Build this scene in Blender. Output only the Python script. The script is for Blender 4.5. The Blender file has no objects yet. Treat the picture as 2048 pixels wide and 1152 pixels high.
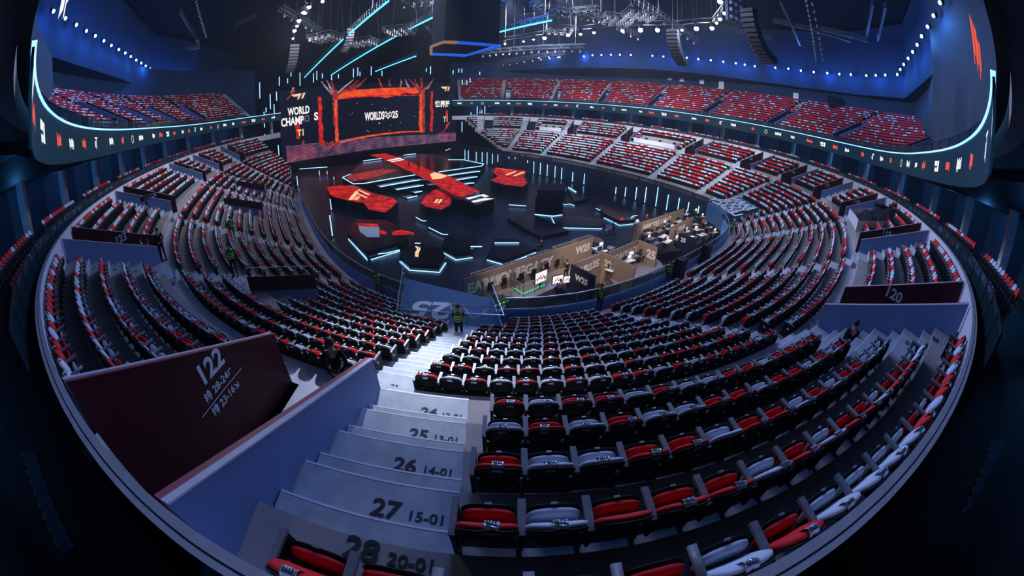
import bpy, math, random
import numpy as np
from mathutils import Vector, Matrix
random.seed(11)
rng = np.random.default_rng(11)
PI = math.pi
SC = bpy.context.scene
COL = SC.collection

# ------------------------------------------------------------------ camera (fisheye), the eye is the origin of the scene, z up, metres
LENS_F, LENS_B, PITCH, ROLL, OFFX, OFFY = 723.7, 3.1, 22.42, 1.76, 4.34, -75.16
def make_camera():
    cam = bpy.data.cameras.new('camera')
    o = bpy.data.objects.new('camera', cam); COL.objects.link(o); SC.camera = o
    cam.type = 'PANO'; cam.panorama_type = 'FISHEYE_LENS_POLYNOMIAL'
    cam.fisheye_fov = math.radians(240)
    cam.sensor_width = 36; cam.sensor_height = 20.25; cam.sensor_fit = 'HORIZONTAL'
    pm = 2048 / 36
    r = np.linspace(0, 1290, 200)
    th = LENS_B * np.arcsin(np.clip(r / (LENS_F * LENS_B), 0, 1))
    A = np.stack([(r / pm) ** k for k in range(1, 5)], 1)
    c = np.linalg.lstsq(A, th, rcond=None)[0]
    cam.fisheye_polynomial_k0 = 0
    for i in range(4):
        setattr(cam, 'fisheye_polynomial_k%d' % (i + 1), -float(c[i]))
    cam.shift_x = -OFFX / 2048; cam.shift_y = OFFY / 1152
    cam.clip_start = 0.02; cam.clip_end = 600
    P, R = math.radians(PITCH), math.radians(ROLL)
    Rv = np.array([1., 0, 0]); F = np.array([0, math.cos(P), -math.sin(P)]); U = np.array([0, math.sin(P), math.cos(P)])
    R2 = math.cos(R) * Rv + math.sin(R) * U; U2 = -math.sin(R) * Rv + math.cos(R) * U
    o.matrix_world = Matrix(((R2[0], U2[0], -F[0], 0), (R2[1], U2[1], -F[1], 0), (R2[2], U2[2], -F[2], 0), (0, 0, 0, 1)))
    return R2, U2, F
CR, CU, CF = make_camera()
def ray(u, v):
    x = u - OFFX - 1024; y = -(v - OFFY - 576); r = math.hypot(x, y) + 1e-9
    th = LENS_B * math.asin(min(1, r / (LENS_F * LENS_B))); s = math.sin(th)
    return CR * (s * x / r) + CU * (s * y / r) + CF * math.cos(th)
def at(u, v, z):                       # where the line of sight through a place in the photograph meets the level z
    d = ray(u, v); return d * (z / d[2])
def atd(u, v, dist):                   # ... and where it is that many metres away horizontally
    d = ray(u, v); return d * (dist / math.hypot(d[0], d[1]))

# ------------------------------------------------------------------ world, exposure, big lights
SC.view_settings.view_transform = 'Standard'; SC.view_settings.look = 'None'
SC.view_settings.exposure = 0.0; SC.view_settings.gamma = 1.0; SC.view_settings.use_curve_mapping = False
SC.cycles.use_denoising = True
SC.cycles.max_bounces = 4; SC.cycles.diffuse_bounces = 2; SC.cycles.glossy_bounces = 2; SC.cycles.transmission_bounces = 4; SC.cycles.transparent_max_bounces = 6
SC.cycles.sample_clamp_indirect = 3.0
SC.cycles.use_light_tree = True
w = bpy.data.worlds.new('hall_dark'); SC.world = w; w.use_nodes = True
w.node_tree.nodes['Background'].inputs[0].default_value = (0.10, 0.22, 0.9, 1)
w.node_tree.nodes['Background'].inputs[1].default_value = 0.006
nt_ = w.node_tree; hz = nt_.nodes.new('ShaderNodeVolumeScatter')          # thin stage haze in the whole hall
hz.inputs['Color'].default_value = (.75, .85, 1, 1); hz.inputs['Density'].default_value = .0006; hz.inputs['Anisotropy'].default_value = .2
nt_.links.new(hz.outputs[0], [n for n in nt_.nodes if n.type == 'OUTPUT_WORLD'][0].inputs['Volume'])
SC.cycles.volume_bounces = 0
def area_light(name, loc, target, size, power, color, spread=170):
    l = bpy.data.lights.new(name, 'AREA'); l.shape = 'DISK'; l.size = size; l.energy = power; l.color = color; l.spread = math.radians(spread)
    o = bpy.data.objects.new(name, l); COL.objects.link(o); o.location = loc
    o.rotation_euler = (Vector(target) - Vector(loc)).to_track_quat('-Z', 'Y').to_euler()
    return o
def spot_light(name, loc, target, power, color, cone, blend=.5):
    l = bpy.data.lights.new(name, 'SPOT'); l.energy = power; l.color = color; l.spot_size = math.radians(cone); l.spot_blend = blend; l.shadow_soft_size = .4
    o = bpy.data.objects.new(name, l); COL.objects.link(o); o.location = loc
    o.rotation_euler = (Vector(target) - Vector(loc)).to_track_quat('-Z', 'Y').to_euler()
    return o
LW = (0.80, 0.87, 1.0)
# the white work lights hung on the truss over the floor: they rake outwards over the stands on every side
area_light('work_light_near', (-4, 42, 14), (-2, 4, -5), 3.0, 1800, LW, 120)
spot_light('aisle_spot', (-9, 40, 16), (-2.0, 8.6, -7.0), 170000, LW, 17, 1.0)
for tx, ty, pw in ((12, 8, 5000), (30, 18, 17000), (44, 40, 30000), (38, 62, 46000), (24, 80, 66000), (2, 96, 60000), (-20, 8, 13000), (-34, 20, 24000), (-48, 38, 28000), (-54, 58, 18000)):
    spot_light('work_light_beam', (-2 + tx * .15, 42 + ty * .08, 16), (tx, ty, -5), pw, LW, 66, .9)
area_light('floor_wash_blue', (0, 60, 17), (-2, 50, -16), 8.0, 600, (0.10, 0.30, 1.0), 130)
area_light('bowl_wash_blue', (-2, 46, 19), (0, 6, -5), 10.0, 7000, (0.03, 0.22, 1.0), 150)
for bx_, by_, tx, ty, pw in ((-1, 17, 1.5, 27.5, 5200), (6, 20, 8.5, 28.5, 5200), (17, 26, 19, 38, 7500)):
    spot_light('booth_light', (bx_, by_, 3), (tx, ty, -12.4), pw * 2.2, (1.0, 0.78, 0.60), 42, .6)

# ------------------------------------------------------------------ tags, materials, meshes
def tag(o, label=None, cat=None, group=None, kind=None):
    if label: o['label'] = label
    if cat: o['category'] = cat
    if group: o['group'] = group
    if kind: o['kind'] = kind
    return o
def empty(name, loc=(0, 0, 0), rz=0, parent=None):
    o = bpy.data.objects.new(name, None); COL.objects.link(o); o.location = loc; o.rotation_euler = (0, 0, rz); o.empty_display_size = .1
    if parent: o.parent = parent
    return o
def link(name, me, parent=None, loc=(0, 0, 0), rz=0):
    o = bpy.data.objects.new(name, me); COL.objects.link(o); o.location = loc; o.rotation_euler = (0, 0, rz)
    if parent: o.parent = parent
    return o
def mat(name, col, rough=.6, metal=0., emit=None, es=1., noise=0., nscale=8., spec=.5, alpha=None, col2=None, bump=0.):
    m = bpy.data.materials.new(name); m.use_nodes = True
    nt = m.node_tree; b = nt.nodes['Principled BSDF']
    b.inputs['Roughness'].default_value = rough; b.inputs['Metallic'].default_value = metal; b.inputs['Specular IOR Level'].default_value = spec
    tc = nt.nodes.new('ShaderNodeTexCoord'); nz = nt.nodes.new('ShaderNodeTexNoise'); nz.inputs['Scale'].default_value = nscale; nz.inputs['Detail'].default_value = 4
    nt.links.new(tc.outputs['Object'], nz.inputs['Vector'])
    rp = nt.nodes.new('ShaderNodeValToRGB'); nt.links.new(nz.outputs['Fac'], rp.inputs[0])
    c2 = col2 or tuple(c * (1 - noise) for c in col)
    rp.color_ramp.elements[0].position = .35; rp.color_ramp.elements[1].position = .65
    rp.color_ramp.elements[0].color = (*c2, 1); rp.color_ramp.elements[1].color = (*col, 1)
    if emit is None:
        nt.links.new(rp.outputs[0], b.inputs['Base Color'])
    else:
        b.inputs['Base Color'].default_value = (.01, .01, .01, 1)
        if col2 is not None: nt.links.new(rp.outputs[0], b.inputs['Emission Color'])
        else: b.inputs['Emission Color'].default_value = (*emit, 1)
        b.inputs['Emission Strength'].default_value = es
    if bump:
        bp = nt.nodes.new('ShaderNodeBump'); bp.inputs['Strength'].default_value = bump; bp.inputs['Distance'].default_value = .02
        nt.links.new(nz.outputs['Fac'], bp.inputs['Height']); nt.links.new(bp.outputs[0], b.inputs['Normal'])
    if alpha is not None: b.inputs['Alpha'].default_value = alpha
    return m
M = {}
M['concrete'] = mat('tread_concrete', (.33, .29, .29), .75, noise=.18, nscale=1.7, bump=.1)
M['walk'] = mat('walkway_paint', (.50, .50, .58), .7, noise=.15, nscale=1.5)
M['stair'] = mat('stair_paint', (.40, .43, .50), .6, noise=.22, nscale=4)
M['nosing'] = mat('stair_nosing', (.75, .77, .85), .5, noise=.1)
M['white'] = mat('white_wall_paint', (.62, .61, .68), .6, noise=.06, nscale=.8)
M['cap'] = mat('parapet_cap_paint', (.55, .52, .58), .5, noise=.12, nscale=6)
M['maroon'] = mat('maroon_panel', (.050, .008, .013), .5, noise=.12, nscale=2, spec=.2)
M['maroon_cap'] = mat('maroon_cap', (.33, .06, .08), .45, noise=.1)
M['white_bluelit'] = mat('white_wall_blue_lit', (.13, .21, .46), .6, noise=.07, nscale=1.2)  # white paint; the blue light on these walls is put into the colour
M['barrier'] = mat('blue_barrier_paint', (.10, .27, .62), .45, noise=.1, nscale=2)
M['red'] = mat('seat_fabric_red', (.80, .008, .016), .8, noise=.12, nscale=60, bump=.15)
M['pale'] = mat('seat_fabric_pale_grey', (.60, .65, .76), .8, noise=.08, nscale=60, bump=.15)
M['black'] = mat('black_plastic', (.006, .007, .009), .55, noise=.2, nscale=30, spec=.22)
M['dark'] = mat('dark_rubber', (.013, .014, .018), .7, noise=.3, nscale=5, spec=.2)
M['arm'] = mat('armrest_grey', (.20, .205, .23), .42, noise=.2, nscale=30)
M['steel'] = mat('brushed_steel', (.55, .56, .6), .35, .7, noise=.15, nscale=30)
M['foil'] = mat('silver_foil', (.75, .78, .84), .25, .75, noise=.45, nscale=45, bump=.6)
M['ink'] = mat('dark_print', (.02, .03, .07), .6, noise=.3, nscale=50)
M['stencil'] = mat('black_stencil_paint', (.02, .022, .03), .8, noise=.3, nscale=25)
M['letters'] = mat('pale_blue_lettering', (.62, .70, .92), .5, noise=.05)
M['floor'] = mat('black_stage_floor', (.010, .015, .026), .34, noise=.3, nscale=1.2, spec=.35)
M['stage'] = mat('black_gloss_stage', (.006, .007, .011), .18, noise=.4, nscale=2, spec=.4)
M['tan'] = mat('tan_board', (.30, .23, .185), .7, noise=.15, nscale=3)
M['printwhite'] = mat('white_vinyl_print', (.80, .78, .76), .6, noise=.1)
M['grey'] = mat('grey_board', (.16, .15, .165), .6, noise=.2, nscale=4)
M['navy'] = mat('navy_steel', (.014, .020, .040), .7, noise=.3, nscale=.6, spec=.2)
M['truss'] = mat('truss_aluminium', (.10, .11, .14), .4, .5, noise=.2, nscale=8)
M['deck'] = mat('upper_deck_wall', (.035, .05, .085), .7, noise=.25, nscale=.25)
M['hall'] = mat('hall_wall_paint', (.010, .038, .11), .9, noise=.3, nscale=.15)
M['roof'] = mat('dark_roof', (.010, .012, .018), .9, noise=.4, nscale=.2, spec=.1)
M['led'] = mat('led_line_blue', (1, 1, 1), emit=(.25, .55, 1.0), es=2.6)
M['frameblue'] = mat('frame_light_blue', (1, 1, 1), emit=(.01, .10, .65), es=1.0)
M['frametan'] = mat('frame_light_tan', (1, 1, 1), emit=(.25, .14, .09), es=1.0)
M['ledw'] = mat('led_line_pale', (1, 1, 1), emit=(.35, .68, 1.0), es=4)
M['ledtrim'] = mat('ribbon_light_line', (1, 1, 1), emit=(.22, .52, 1.0), es=2.2)
M['neon'] = mat('neon_cyan', (1, 1, 1), emit=(.05, .45, .95), es=3.5)
M['lampw'] = mat('lamp_white', (1, 1, 1), emit=(.80, .86, 1.0), es=30)
M['lampb'] = mat('lamp_blue', (1, 1, 1), emit=(.10, .38, 1.0), es=45)
M['green'] = mat('led_green', (1, 1, 1), emit=(.02, .9, .22), es=1.6)
M['scr'] = mat('screen_black', (.01, .01, .02), emit=(.002, .004, .012), es=1.2, rough=.6, spec=.1)
M['scrw'] = mat('screen_white', (1, 1, 1), emit=(1, .95, .93), es=1.0)
M['scrg'] = mat('screen_dim_grey', (1, 1, 1), emit=(.12, .11, .14), es=1.0)
M['scrgold'] = mat('screen_gold', (1, 1, 1), emit=(1, .62, .34), es=1.0)
M['scrred'] = mat('screen_red', (.90, .022, .006), emit=(1, 0, 0), es=.95, col2=(.30, .003, .003), nscale=.9)
M['scrorange'] = mat('screen_orange', (1, .13, .012), emit=(1, 0, 0), es=.95, col2=(.75, .022, .004), nscale=.45)
M['bark'] = mat('screen_bark', (.85, .06, .02), emit=(1, 0, 0), es=.75, col2=(.02, .012, .04), nscale=1.6)
M['scrsteps'] = mat('screen_steps', (.42, .16, .26), emit=(1, 0, 0), es=.8, col2=(.06, .05, .14), nscale=.5)
M['ribbon'] = mat('ribbon_screen', (1, 1, 1), emit=(.002, .018, .040), es=1.0, rough=.6, spec=.08)
M['rw'] = mat('ribbon_white', (1, 1, 1), emit=(.85, .9, .9), es=1.2)
M['rr'] = mat('ribbon_red', (1, 1, 1), emit=(1, .10, .03), es=1.0)
M['stagered'] = mat('floor_screen_red', (.88, .020, .006), emit=(1, 0, 0), es=.9, col2=(.16, .001, .004), nscale=1.1)
M['cloth'] = mat('black_cloth', (.010, .011, .014), .85, noise=.2, nscale=20, spec=.2)
M['skin'] = mat('skin', (.45, .27, .19), .6, noise=.08, nscale=10)
M['hair'] = mat('black_hair', (.008, .008, .010), .6, noise=.3, nscale=40)
M['hiviz'] = mat('hi_viz_green', (.30, .85, .03), .6, noise=.1, emit=None)
M['vest'] = mat('hi_viz_dark_panel', (.03, .10, .03), .7, noise=.2)
M['blueshirt'] = mat('blue_shirt', (.03, .12, .35), .8, noise=.15, nscale=20)
M['orange'] = mat('orange_sticker', (.85, .28, .03), .6, noise=.2, nscale=20)
M['bluesticker'] = mat('blue_sticker', (.03, .33, .80), .5, noise=.35, nscale=9)
M['carpet'] = mat('blue_print_carpet', (.05, .13, .26), .7, noise=.15, nscale=2)
M['beige'] = mat('beige_door', (.5, .42, .30), .6, noise=.1)

def glass_mat():
    m = bpy.data.materials.new('railing_glass'); m.use_nodes = True; nt = m.node_tree; nt.nodes.clear()
    out = nt.nodes.new('ShaderNodeOutputMaterial'); mix = nt.nodes.new('ShaderNodeMixShader'); tr = nt.nodes.new('ShaderNodeBsdfTransparent'); gl = nt.nodes.new('ShaderNodeBsdfPrincipled')
    tr.inputs[0].default_value = (.66, .80, .86, 1); gl.inputs['Base Color'].default_value = (.035, .07, .09, 1); gl.inputs['Roughness'].default_value = .08
    mix.inputs[0].default_value = .35
    nt.links.new(tr.outputs[0], mix.inputs[1]); nt.links.new(gl.outputs[0], mix.inputs[2]); nt.links.new(mix.outputs[0], out.inputs[0])
    return m
M['glass'] = glass_mat()

class MB:
    """collects faces; build() links them as one mesh object"""
    def __init__(s): s.v = []; s.f = []; s.m = []; s.mats = []
    def mi(s, m):
        if m not in s.mats: s.mats.append(m)
        return s.mats.index(m)
    def quad(s, pts, m):
        b = len(s.v); s.v += [tuple(p) for p in pts]; s.f.append(tuple(range(b, b + len(pts)))); s.m.append(s.mi(m)); return s
    def raw(s, vs, fs, m):
        b = len(s.v); s.v += [tuple(p) for p in vs]; k = s.mi(m)
        for f in fs: s.f.append(tuple(i + b for i in f)); s.m.append(k)
        return s
    def box(s, c, sz, m, rz=0., rx=0.):
        x, y, z = sz[0] / 2, sz[1] / 2, sz[2] / 2
        R = Matrix.Rotation(rz, 3, 'Z') @ Matrix.Rotation(rx, 3, 'X')
        vs = [R @ Vector((a * x, b_ * y, e * z)) + Vector(c) for a in (-1, 1) for b_ in (-1, 1) for e in (-1, 1)]
        return s.raw(vs, [(0, 1, 3, 2), (4, 6, 7, 5), (0, 4, 5, 1), (2, 3, 7, 6), (0, 2, 6, 4), (1, 5, 7, 3)], m)
    def prism(s, poly, z0, z1, m, mtop=None, flip=False):
        n = len(poly); vs = [(p[0], p[1], z0) for p in poly] + [(p[0], p[1], z1) for p in poly]
        s.raw(vs, [tuple(range(n))[::-1]] + [(i, (i + 1) % n, n + (i + 1) % n, n + i) for i in range(n)], m)
        s.raw([(p[0], p[1], z1) for p in poly], [tuple(range(n))], mtop or m); return s
    def tube(s, pts, r, m, n=6, closed=False):
        P = [Vector(p) for p in pts]; rings = []; up = Vector((0, 0, 1))
        for i, p in enumerate(P):
            a = P[max(i - 1, 0)]; b = P[min(i + 1, len(P) - 1)]; t = (b - a)
            if t.length < 1e-9: t = Vector((0, 0, 1))
            t.normalize(); ref = up if abs(t.z) < .95 else Vector((1, 0, 0))
            u = t.cross(ref).normalized(); w_ = t.cross(u)
            rr = r[i] if isinstance(r, (list, tuple)) else r
            rings.append([p + u * (math.cos(2 * PI * k / n) * rr) + w_ * (math.sin(2 * PI * k / n) * rr) for k in range(n)])
        vs = [q for R_ in rings for q in R_]; fs = []
        for i in range(len(P) - 1):
            for k in range(n): fs.append((i * n + k, i * n + (k + 1) % n, (i + 1) * n + (k + 1) % n, (i + 1) * n + k))
        fs.append(tuple(range(n))[::-1]); fs.append(tuple((len(P) - 1) * n + k for k in range(n)))
        return s.raw(vs, fs, m)
    def ball(s, c, r, m, n=8, sz=1.):
        vs = [(c[0], c[1], c[2] + r * sz)]; 
        for i in range(1, n // 2):
            a = PI * i / (n // 2)
            for k in range(n): vs.append((c[0] + r * math.sin(a) * math.cos(2 * PI * k / n), c[1] + r * math.sin(a) * math.sin(2 * PI * k / n), c[2] + r * sz * math.cos(a)))
        vs.append((c[0], c[1], c[2] - r * sz)); fs = [(0, 1 + k, 1 + (k + 1) % n) for k in range(n)]
        for i in range(n // 2 - 2):
            for k in range(n): fs.append((1 + i * n + k, 1 + (i + 1) * n + k, 1 + (i + 1) * n + (k + 1) % n, 1 + i * n + (k + 1) % n))
        e = len(vs) - 1; o = 1 + (n // 2 - 2) * n
        fs += [(o + k, e, o + (k + 1) % n) for k in range(n)]
        return s.raw(vs, fs, m)
    def mesh(s, name, smooth=False):
        me = bpy.data.meshes.new(name); me.from_pydata(s.v, [], s.f)
        for m in s.mats: me.materials.append(m)
        me.polygons.foreach_set('material_index', s.m)
        if smooth: me.polygons.foreach_set('use_smooth', [True] * len(s.f))
        me.update(); return me
    def build(s, name, parent=None, smooth=False, loc=(0, 0, 0), rz=0): return link(name, s.mesh(name, smooth), parent, loc, rz)

def text(body, loc, xdir, up, size, m, name='lettering', parent=None, align='CENTER', shear=0, ext=.004, bold=.0, sx=1.):
    c = bpy.data.curves.new(name, 'FONT'); c.body = body; c.size = size; c.align_x = align; c.align_y = 'CENTER'; c.extrude = ext; c.shear = shear; c.offset = bold * size; c.resolution_u = 3
    f = bpy.data.objects.new(name, c); COL.objects.link(f); dg = bpy.context.evaluated_depsgraph_get(); dg.update()
    me = bpy.data.meshes.new_from_object(f.evaluated_get(dg)); bpy.data.objects.remove(f)
    me.materials.clear(); me.materials.append(m)
    o = bpy.data.objects.new(name, me); COL.objects.link(o)
    X = Vector(xdir).normalized(); Y = Vector(up); Y = (Y - X * Y.dot(X)).normalized(); Z = X.cross(Y)
    mw = Matrix(((X.x * sx, Y.x, Z.x, loc[0]), (X.y * sx, Y.y, Z.y, loc[1]), (X.z * sx, Y.z, Z.z, loc[2]), (0, 0, 0, 1)))
    if parent:
        o.parent = parent; bpy.context.view_layer.update(); o.matrix_parent_inverse = parent.matrix_world.inverted()
    o.matrix_world = mw
    bpy.context.view_layer.update()
    return o
# ------------------------------------------------------------------ plan of the bowl: rounded ovals about one centre (t = angle round the bowl, d = metres inwards from the parapet)
CX, CY, PH = -5.0753, 48.0304, -0.899396
SP, SR, SI = (47.82, 40.92, 2.448), (46.65, 39.03, 2.613), (30.767, 22.933, 3.3686)
DD = 16.4; Z_WALK = -10.9; Z_PIT = -13.8; Z_STAGE = -12.1
def orad(S, t): return (abs(math.cos(t) / S[0]) ** S[2] + abs(math.sin(t) / S[1]) ** S[2]) ** (-1 / S[2])
def pol(t, r, z): return (CX + r * math.cos(t + PH), CY + r * math.sin(t + PH), z)
def W(td, d, z=0.):
    t = math.radians(td); rp = orad(SP, t); return pol(t, rp - (rp - orad(SI, t)) * d / DD, z)
def WR(td, off, z=0.):
    t = math.radians(td); return pol(t, orad(SR, t) + off, z)
def inward(td, d=0., f=None):
    f = f or W
    a = Vector(f(td - .3, d)); b = Vector(f(td + .3, d)); t = (b - a).normalized(); return Vector((-t.y, t.x, 0)), t   # t grows anticlockwise seen from above
def dfront(td):
    t = math.radians(td); far = td > 38
    d = 13.75 if far else DD
    if math.cos(t) < 0:
        line = (22.7 if td > 0 else 22.93) / max(1e-3, abs(math.sin(t)))
        rp = orad(SP, t); d = min(d, (rp - line) / (rp - orad(SI, t)) * DD)
    return d
def dback(n): return .235 if n == 0 else (.15 + .888 * n if n < 5 else .912 + .888 * n)
def zfloor(n): return -2.94 - .474 * n if n < 5 else -3.767 - .433 * n
def dtread(n): return (0.0 if n == 0 else .03 + .888 * n) if n < 5 else .81 + .888 * n     # outer edge of tread n
T0, T1 = -142, 156
# vomitories between two radial walls: number, wall, wall, aisle centre above, aisle centre below, which wall shows its number
VOM = [('127', -130.5, -127.5, -126.3, -126, 0), ('126', -117, -114, -113.2, -113, 0), ('125', -103.5, -100.5, -99.6, -95.5, 0), ('124', -77, -73.6, -73, -62, 0),
       ('123', -57.2, -53.8, -52.6, -49.5, 0), ('122', -38.4, -35.1, -35.4, -32.8, 0), ('120', -19.4, -16.1, -20.3, -20.8, 1), ('119', -2.2, 1.1, -3.5, -7.5, 1),
       ('118', 16.8, 20, 15.6, 17, 1), ('117', 28.4, 31.4, 27.3, 28, 1), ('116', 38.6, 41.8, 42.8, 40.5, 1), ('115', 50.8, 54, 54.9, 48, 1), ('114', 68, 71.3, 72.3, 66, 1),
       ('113', 91.5, 95, 96, 95.5, 1), ('112', 113, 116.5, 117.8, 122, 1), ('111', 128.5, 131.5, 133, 137, 1), ('110', 143, 146, 147.5, 150, 1)]
def gap_upper(v, row=2):
    n, a, b, c, e, s = v
    if n == '122': return (a - .15, b + (2.15 + .17 * row if row else 1.0))
    if a < -28: return (a - .15, b + 2.7)
    if a < 34: return (a - 2.7, b + .15)
    return (a - .15, b + 2.2)
def aisle_c(v, d): return v[3] + (v[4] - v[3]) * min(1, max(0, d - 5) / 11)
def deg_per_m(td, d):
    a = Vector(W(td - .5, d)); b = Vector(W(td + .5, d)); return 1 / (b - a).length

# ------------------------------------------------------------------ structure: treads, walkway, pit, parapet
def treads():
    for part, rows in (('upper', range(0, 5)), ('lower', range(5, 17))):
        m = MB(); c = M['concrete']
        for n in rows:
            z = zfloor(n); d0 = dtread(n); d1 = dtread(n + 1) if n != 4 else 4.55
            zn = zfloor(n + 1) if n not in (4, 16) else (-5.45 if n == 4 else Z_WALK)
            brk = sorted(set(list(range(T0, T1 + 1)) + [x for v in VOM for x in (v[1], v[2])]))
            for t, tb in zip(brk, brk[1:]):
                skip = n < 5 and any(v[1] < (t + tb) / 2 < v[2] for v in VOM)
                if d0 < dfront((t + tb) / 2) - .1 and not skip:
                    e = min(d1, dfront(t), dfront(tb))
                    m.quad([W(t, d0, z), W(tb, d0, z), W(tb, e, z), W(t, e, z)], c)
                    m.quad([W(t, e, z), W(tb, e, z), W(tb, e, zn), W(t, e, zn)], c)
        if part == 'upper':          # the cross aisle below the upper rows runs on into the tunnels
            for t in range(T0, T1):
                if dfront(t) > 5.3:
                    vom = any(v[1] < t + .5 < v[2] for v in VOM)
                    m.quad([W(t, -3 if vom else 4.55, -5.45), W(t + 1, -3 if vom else 4.55, -5.45), W(t + 1, 5.25, -5.45), W(t, 5.25, -5.45)], M['walk'])
                    m.quad([W(t, 5.25, -5.45), W(t + 1, 5.25, -5.45), W(t + 1, 5.25, zfloor(5)), W(t, 5.25, zfloor(5))], c)
        tag(m.build('floor_%s_tiers' % part), kind='structure')
    m = MB()
    for t in range(-121, 38):
        a = min(dfront(t), dfront(t + 1))
        m.quad([W(t, dtread(17), Z_WALK), W(t + 1, dtread(17), Z_WALK), W(t + 1, DD, Z_WALK), W(t, DD, Z_WALK)], M['walk'])
    tag(m.build('floor_walkway'), kind='structure')
    m = MB()                          # pit wall under the stands, all the way round
    for t in range(T0, T1):
        if -123 < t < 37: z0 = Z_WALK
        else: z0 = -9.6 if t > 0 else -9.0
        a, b = dfront(t), dfront(t + 1)
        if t == 38: m.quad([W(38, DD, z0), W(38.01, 13.75, z0), W(38.01, 13.75, Z_PIT), W(38, DD, Z_PIT)], M['stage'])
        m.quad([W(t, a, z0), W(t + 1, b, z0), W(t + 1, b, Z_PIT), W(t, a, Z_PIT)], M['navy'])
    tag(m.build('wall_pit'), kind='structure')
    m = MB(); m.quad([(-130, 10, Z_PIT), (60, 10, Z_PIT), (60, 170, Z_PIT), (-130, 170, Z_PIT)], M['floor']); tag(m.build('floor'), kind='structure')
treads()
def parapet():
    m = MB(); zt = -1.88; ts = [-150 + .75 * i for i in range(int(306 / .75) + 1)]
    for a, b in zip(ts, ts[1:]):
        vom = any(v[1] < (a + b) / 2 < v[2] for v in VOM); zb = -2.75 if vom else -2.94
        m.quad([W(a, .16, zt), W(b, .16, zt), W(b, 0, zt), W(a, 0, zt)], M['cap'])
        m.quad([W(a, .16, zt - .05), W(b, .16, zt - .05), W(b, .16, zt), W(a, .16, zt)], M['cap'])
        m.quad([W(a, .13, zb), W(b, .13, zb), W(b, .13, zt - .05), W(a, .13, zt - .05)], M['white'])
        m.quad([W(a, .13, zt - .05), W(b, .13, zt - .05), W(b, .16, zt - .05), W(a, .16, zt - .05)], M['cap'])
        m.quad([W(a, 0, zt), W(b, 0, zt), W(b, 0, -3.2), W(a, 0, -3.2)], M['navy'])
        m.quad([W(a, .075, zt + .003), W(b, .075, zt + .003), W(b, .064, zt + .003), W(a, .064, zt + .003)], M['dark'])
    tag(m.build('wall_parapet'), kind='structure')
    m = MB()                          # concourse floor behind it and its back wall
    for t in range(-150, 156):
        m.quad([W(t, 0, -2.95), W(t, -13, -2.95), W(t + 1, -13, -2.95), W(t + 1, 0, -2.95)], M['dark'])
    tag(m.build('floor_concourse'), kind='structure')
    m = MB()
    for t in range(-150, 156):
        k = 'deck' if (t // 4) % 2 else 'navy'
        m.quad([W(t, -9, -2.95), W(t + 1, -9, -2.95), W(t + 1, -9, 1.4), W(t, -9, 1.4)], M[k])
    tag(m.build('wall_concourse'), kind='structure')
parapet()
m = MB()                              # the soffit of the upper deck, over the concourse
for t in range(-150, 157):
    # over the photographer the soffit hangs from the top of the ribbon, elsewhere from its foot
    zs = lambda x: .66 + 1.62 * min(1, max(0, (x + 72) / 12)) * min(1, max(0, (4 - x) / 12))
    m.quad([WR(t, .1, zs(t)), WR(t + 1, .1, zs(t + 1)), WR(t + 1, 13.5, max(1.35, zs(t + 1))), WR(t, 13.5, max(1.35, zs(t)))], M['dark'])
tag(m.build('ceiling_soffit'), kind='structure')

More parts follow.
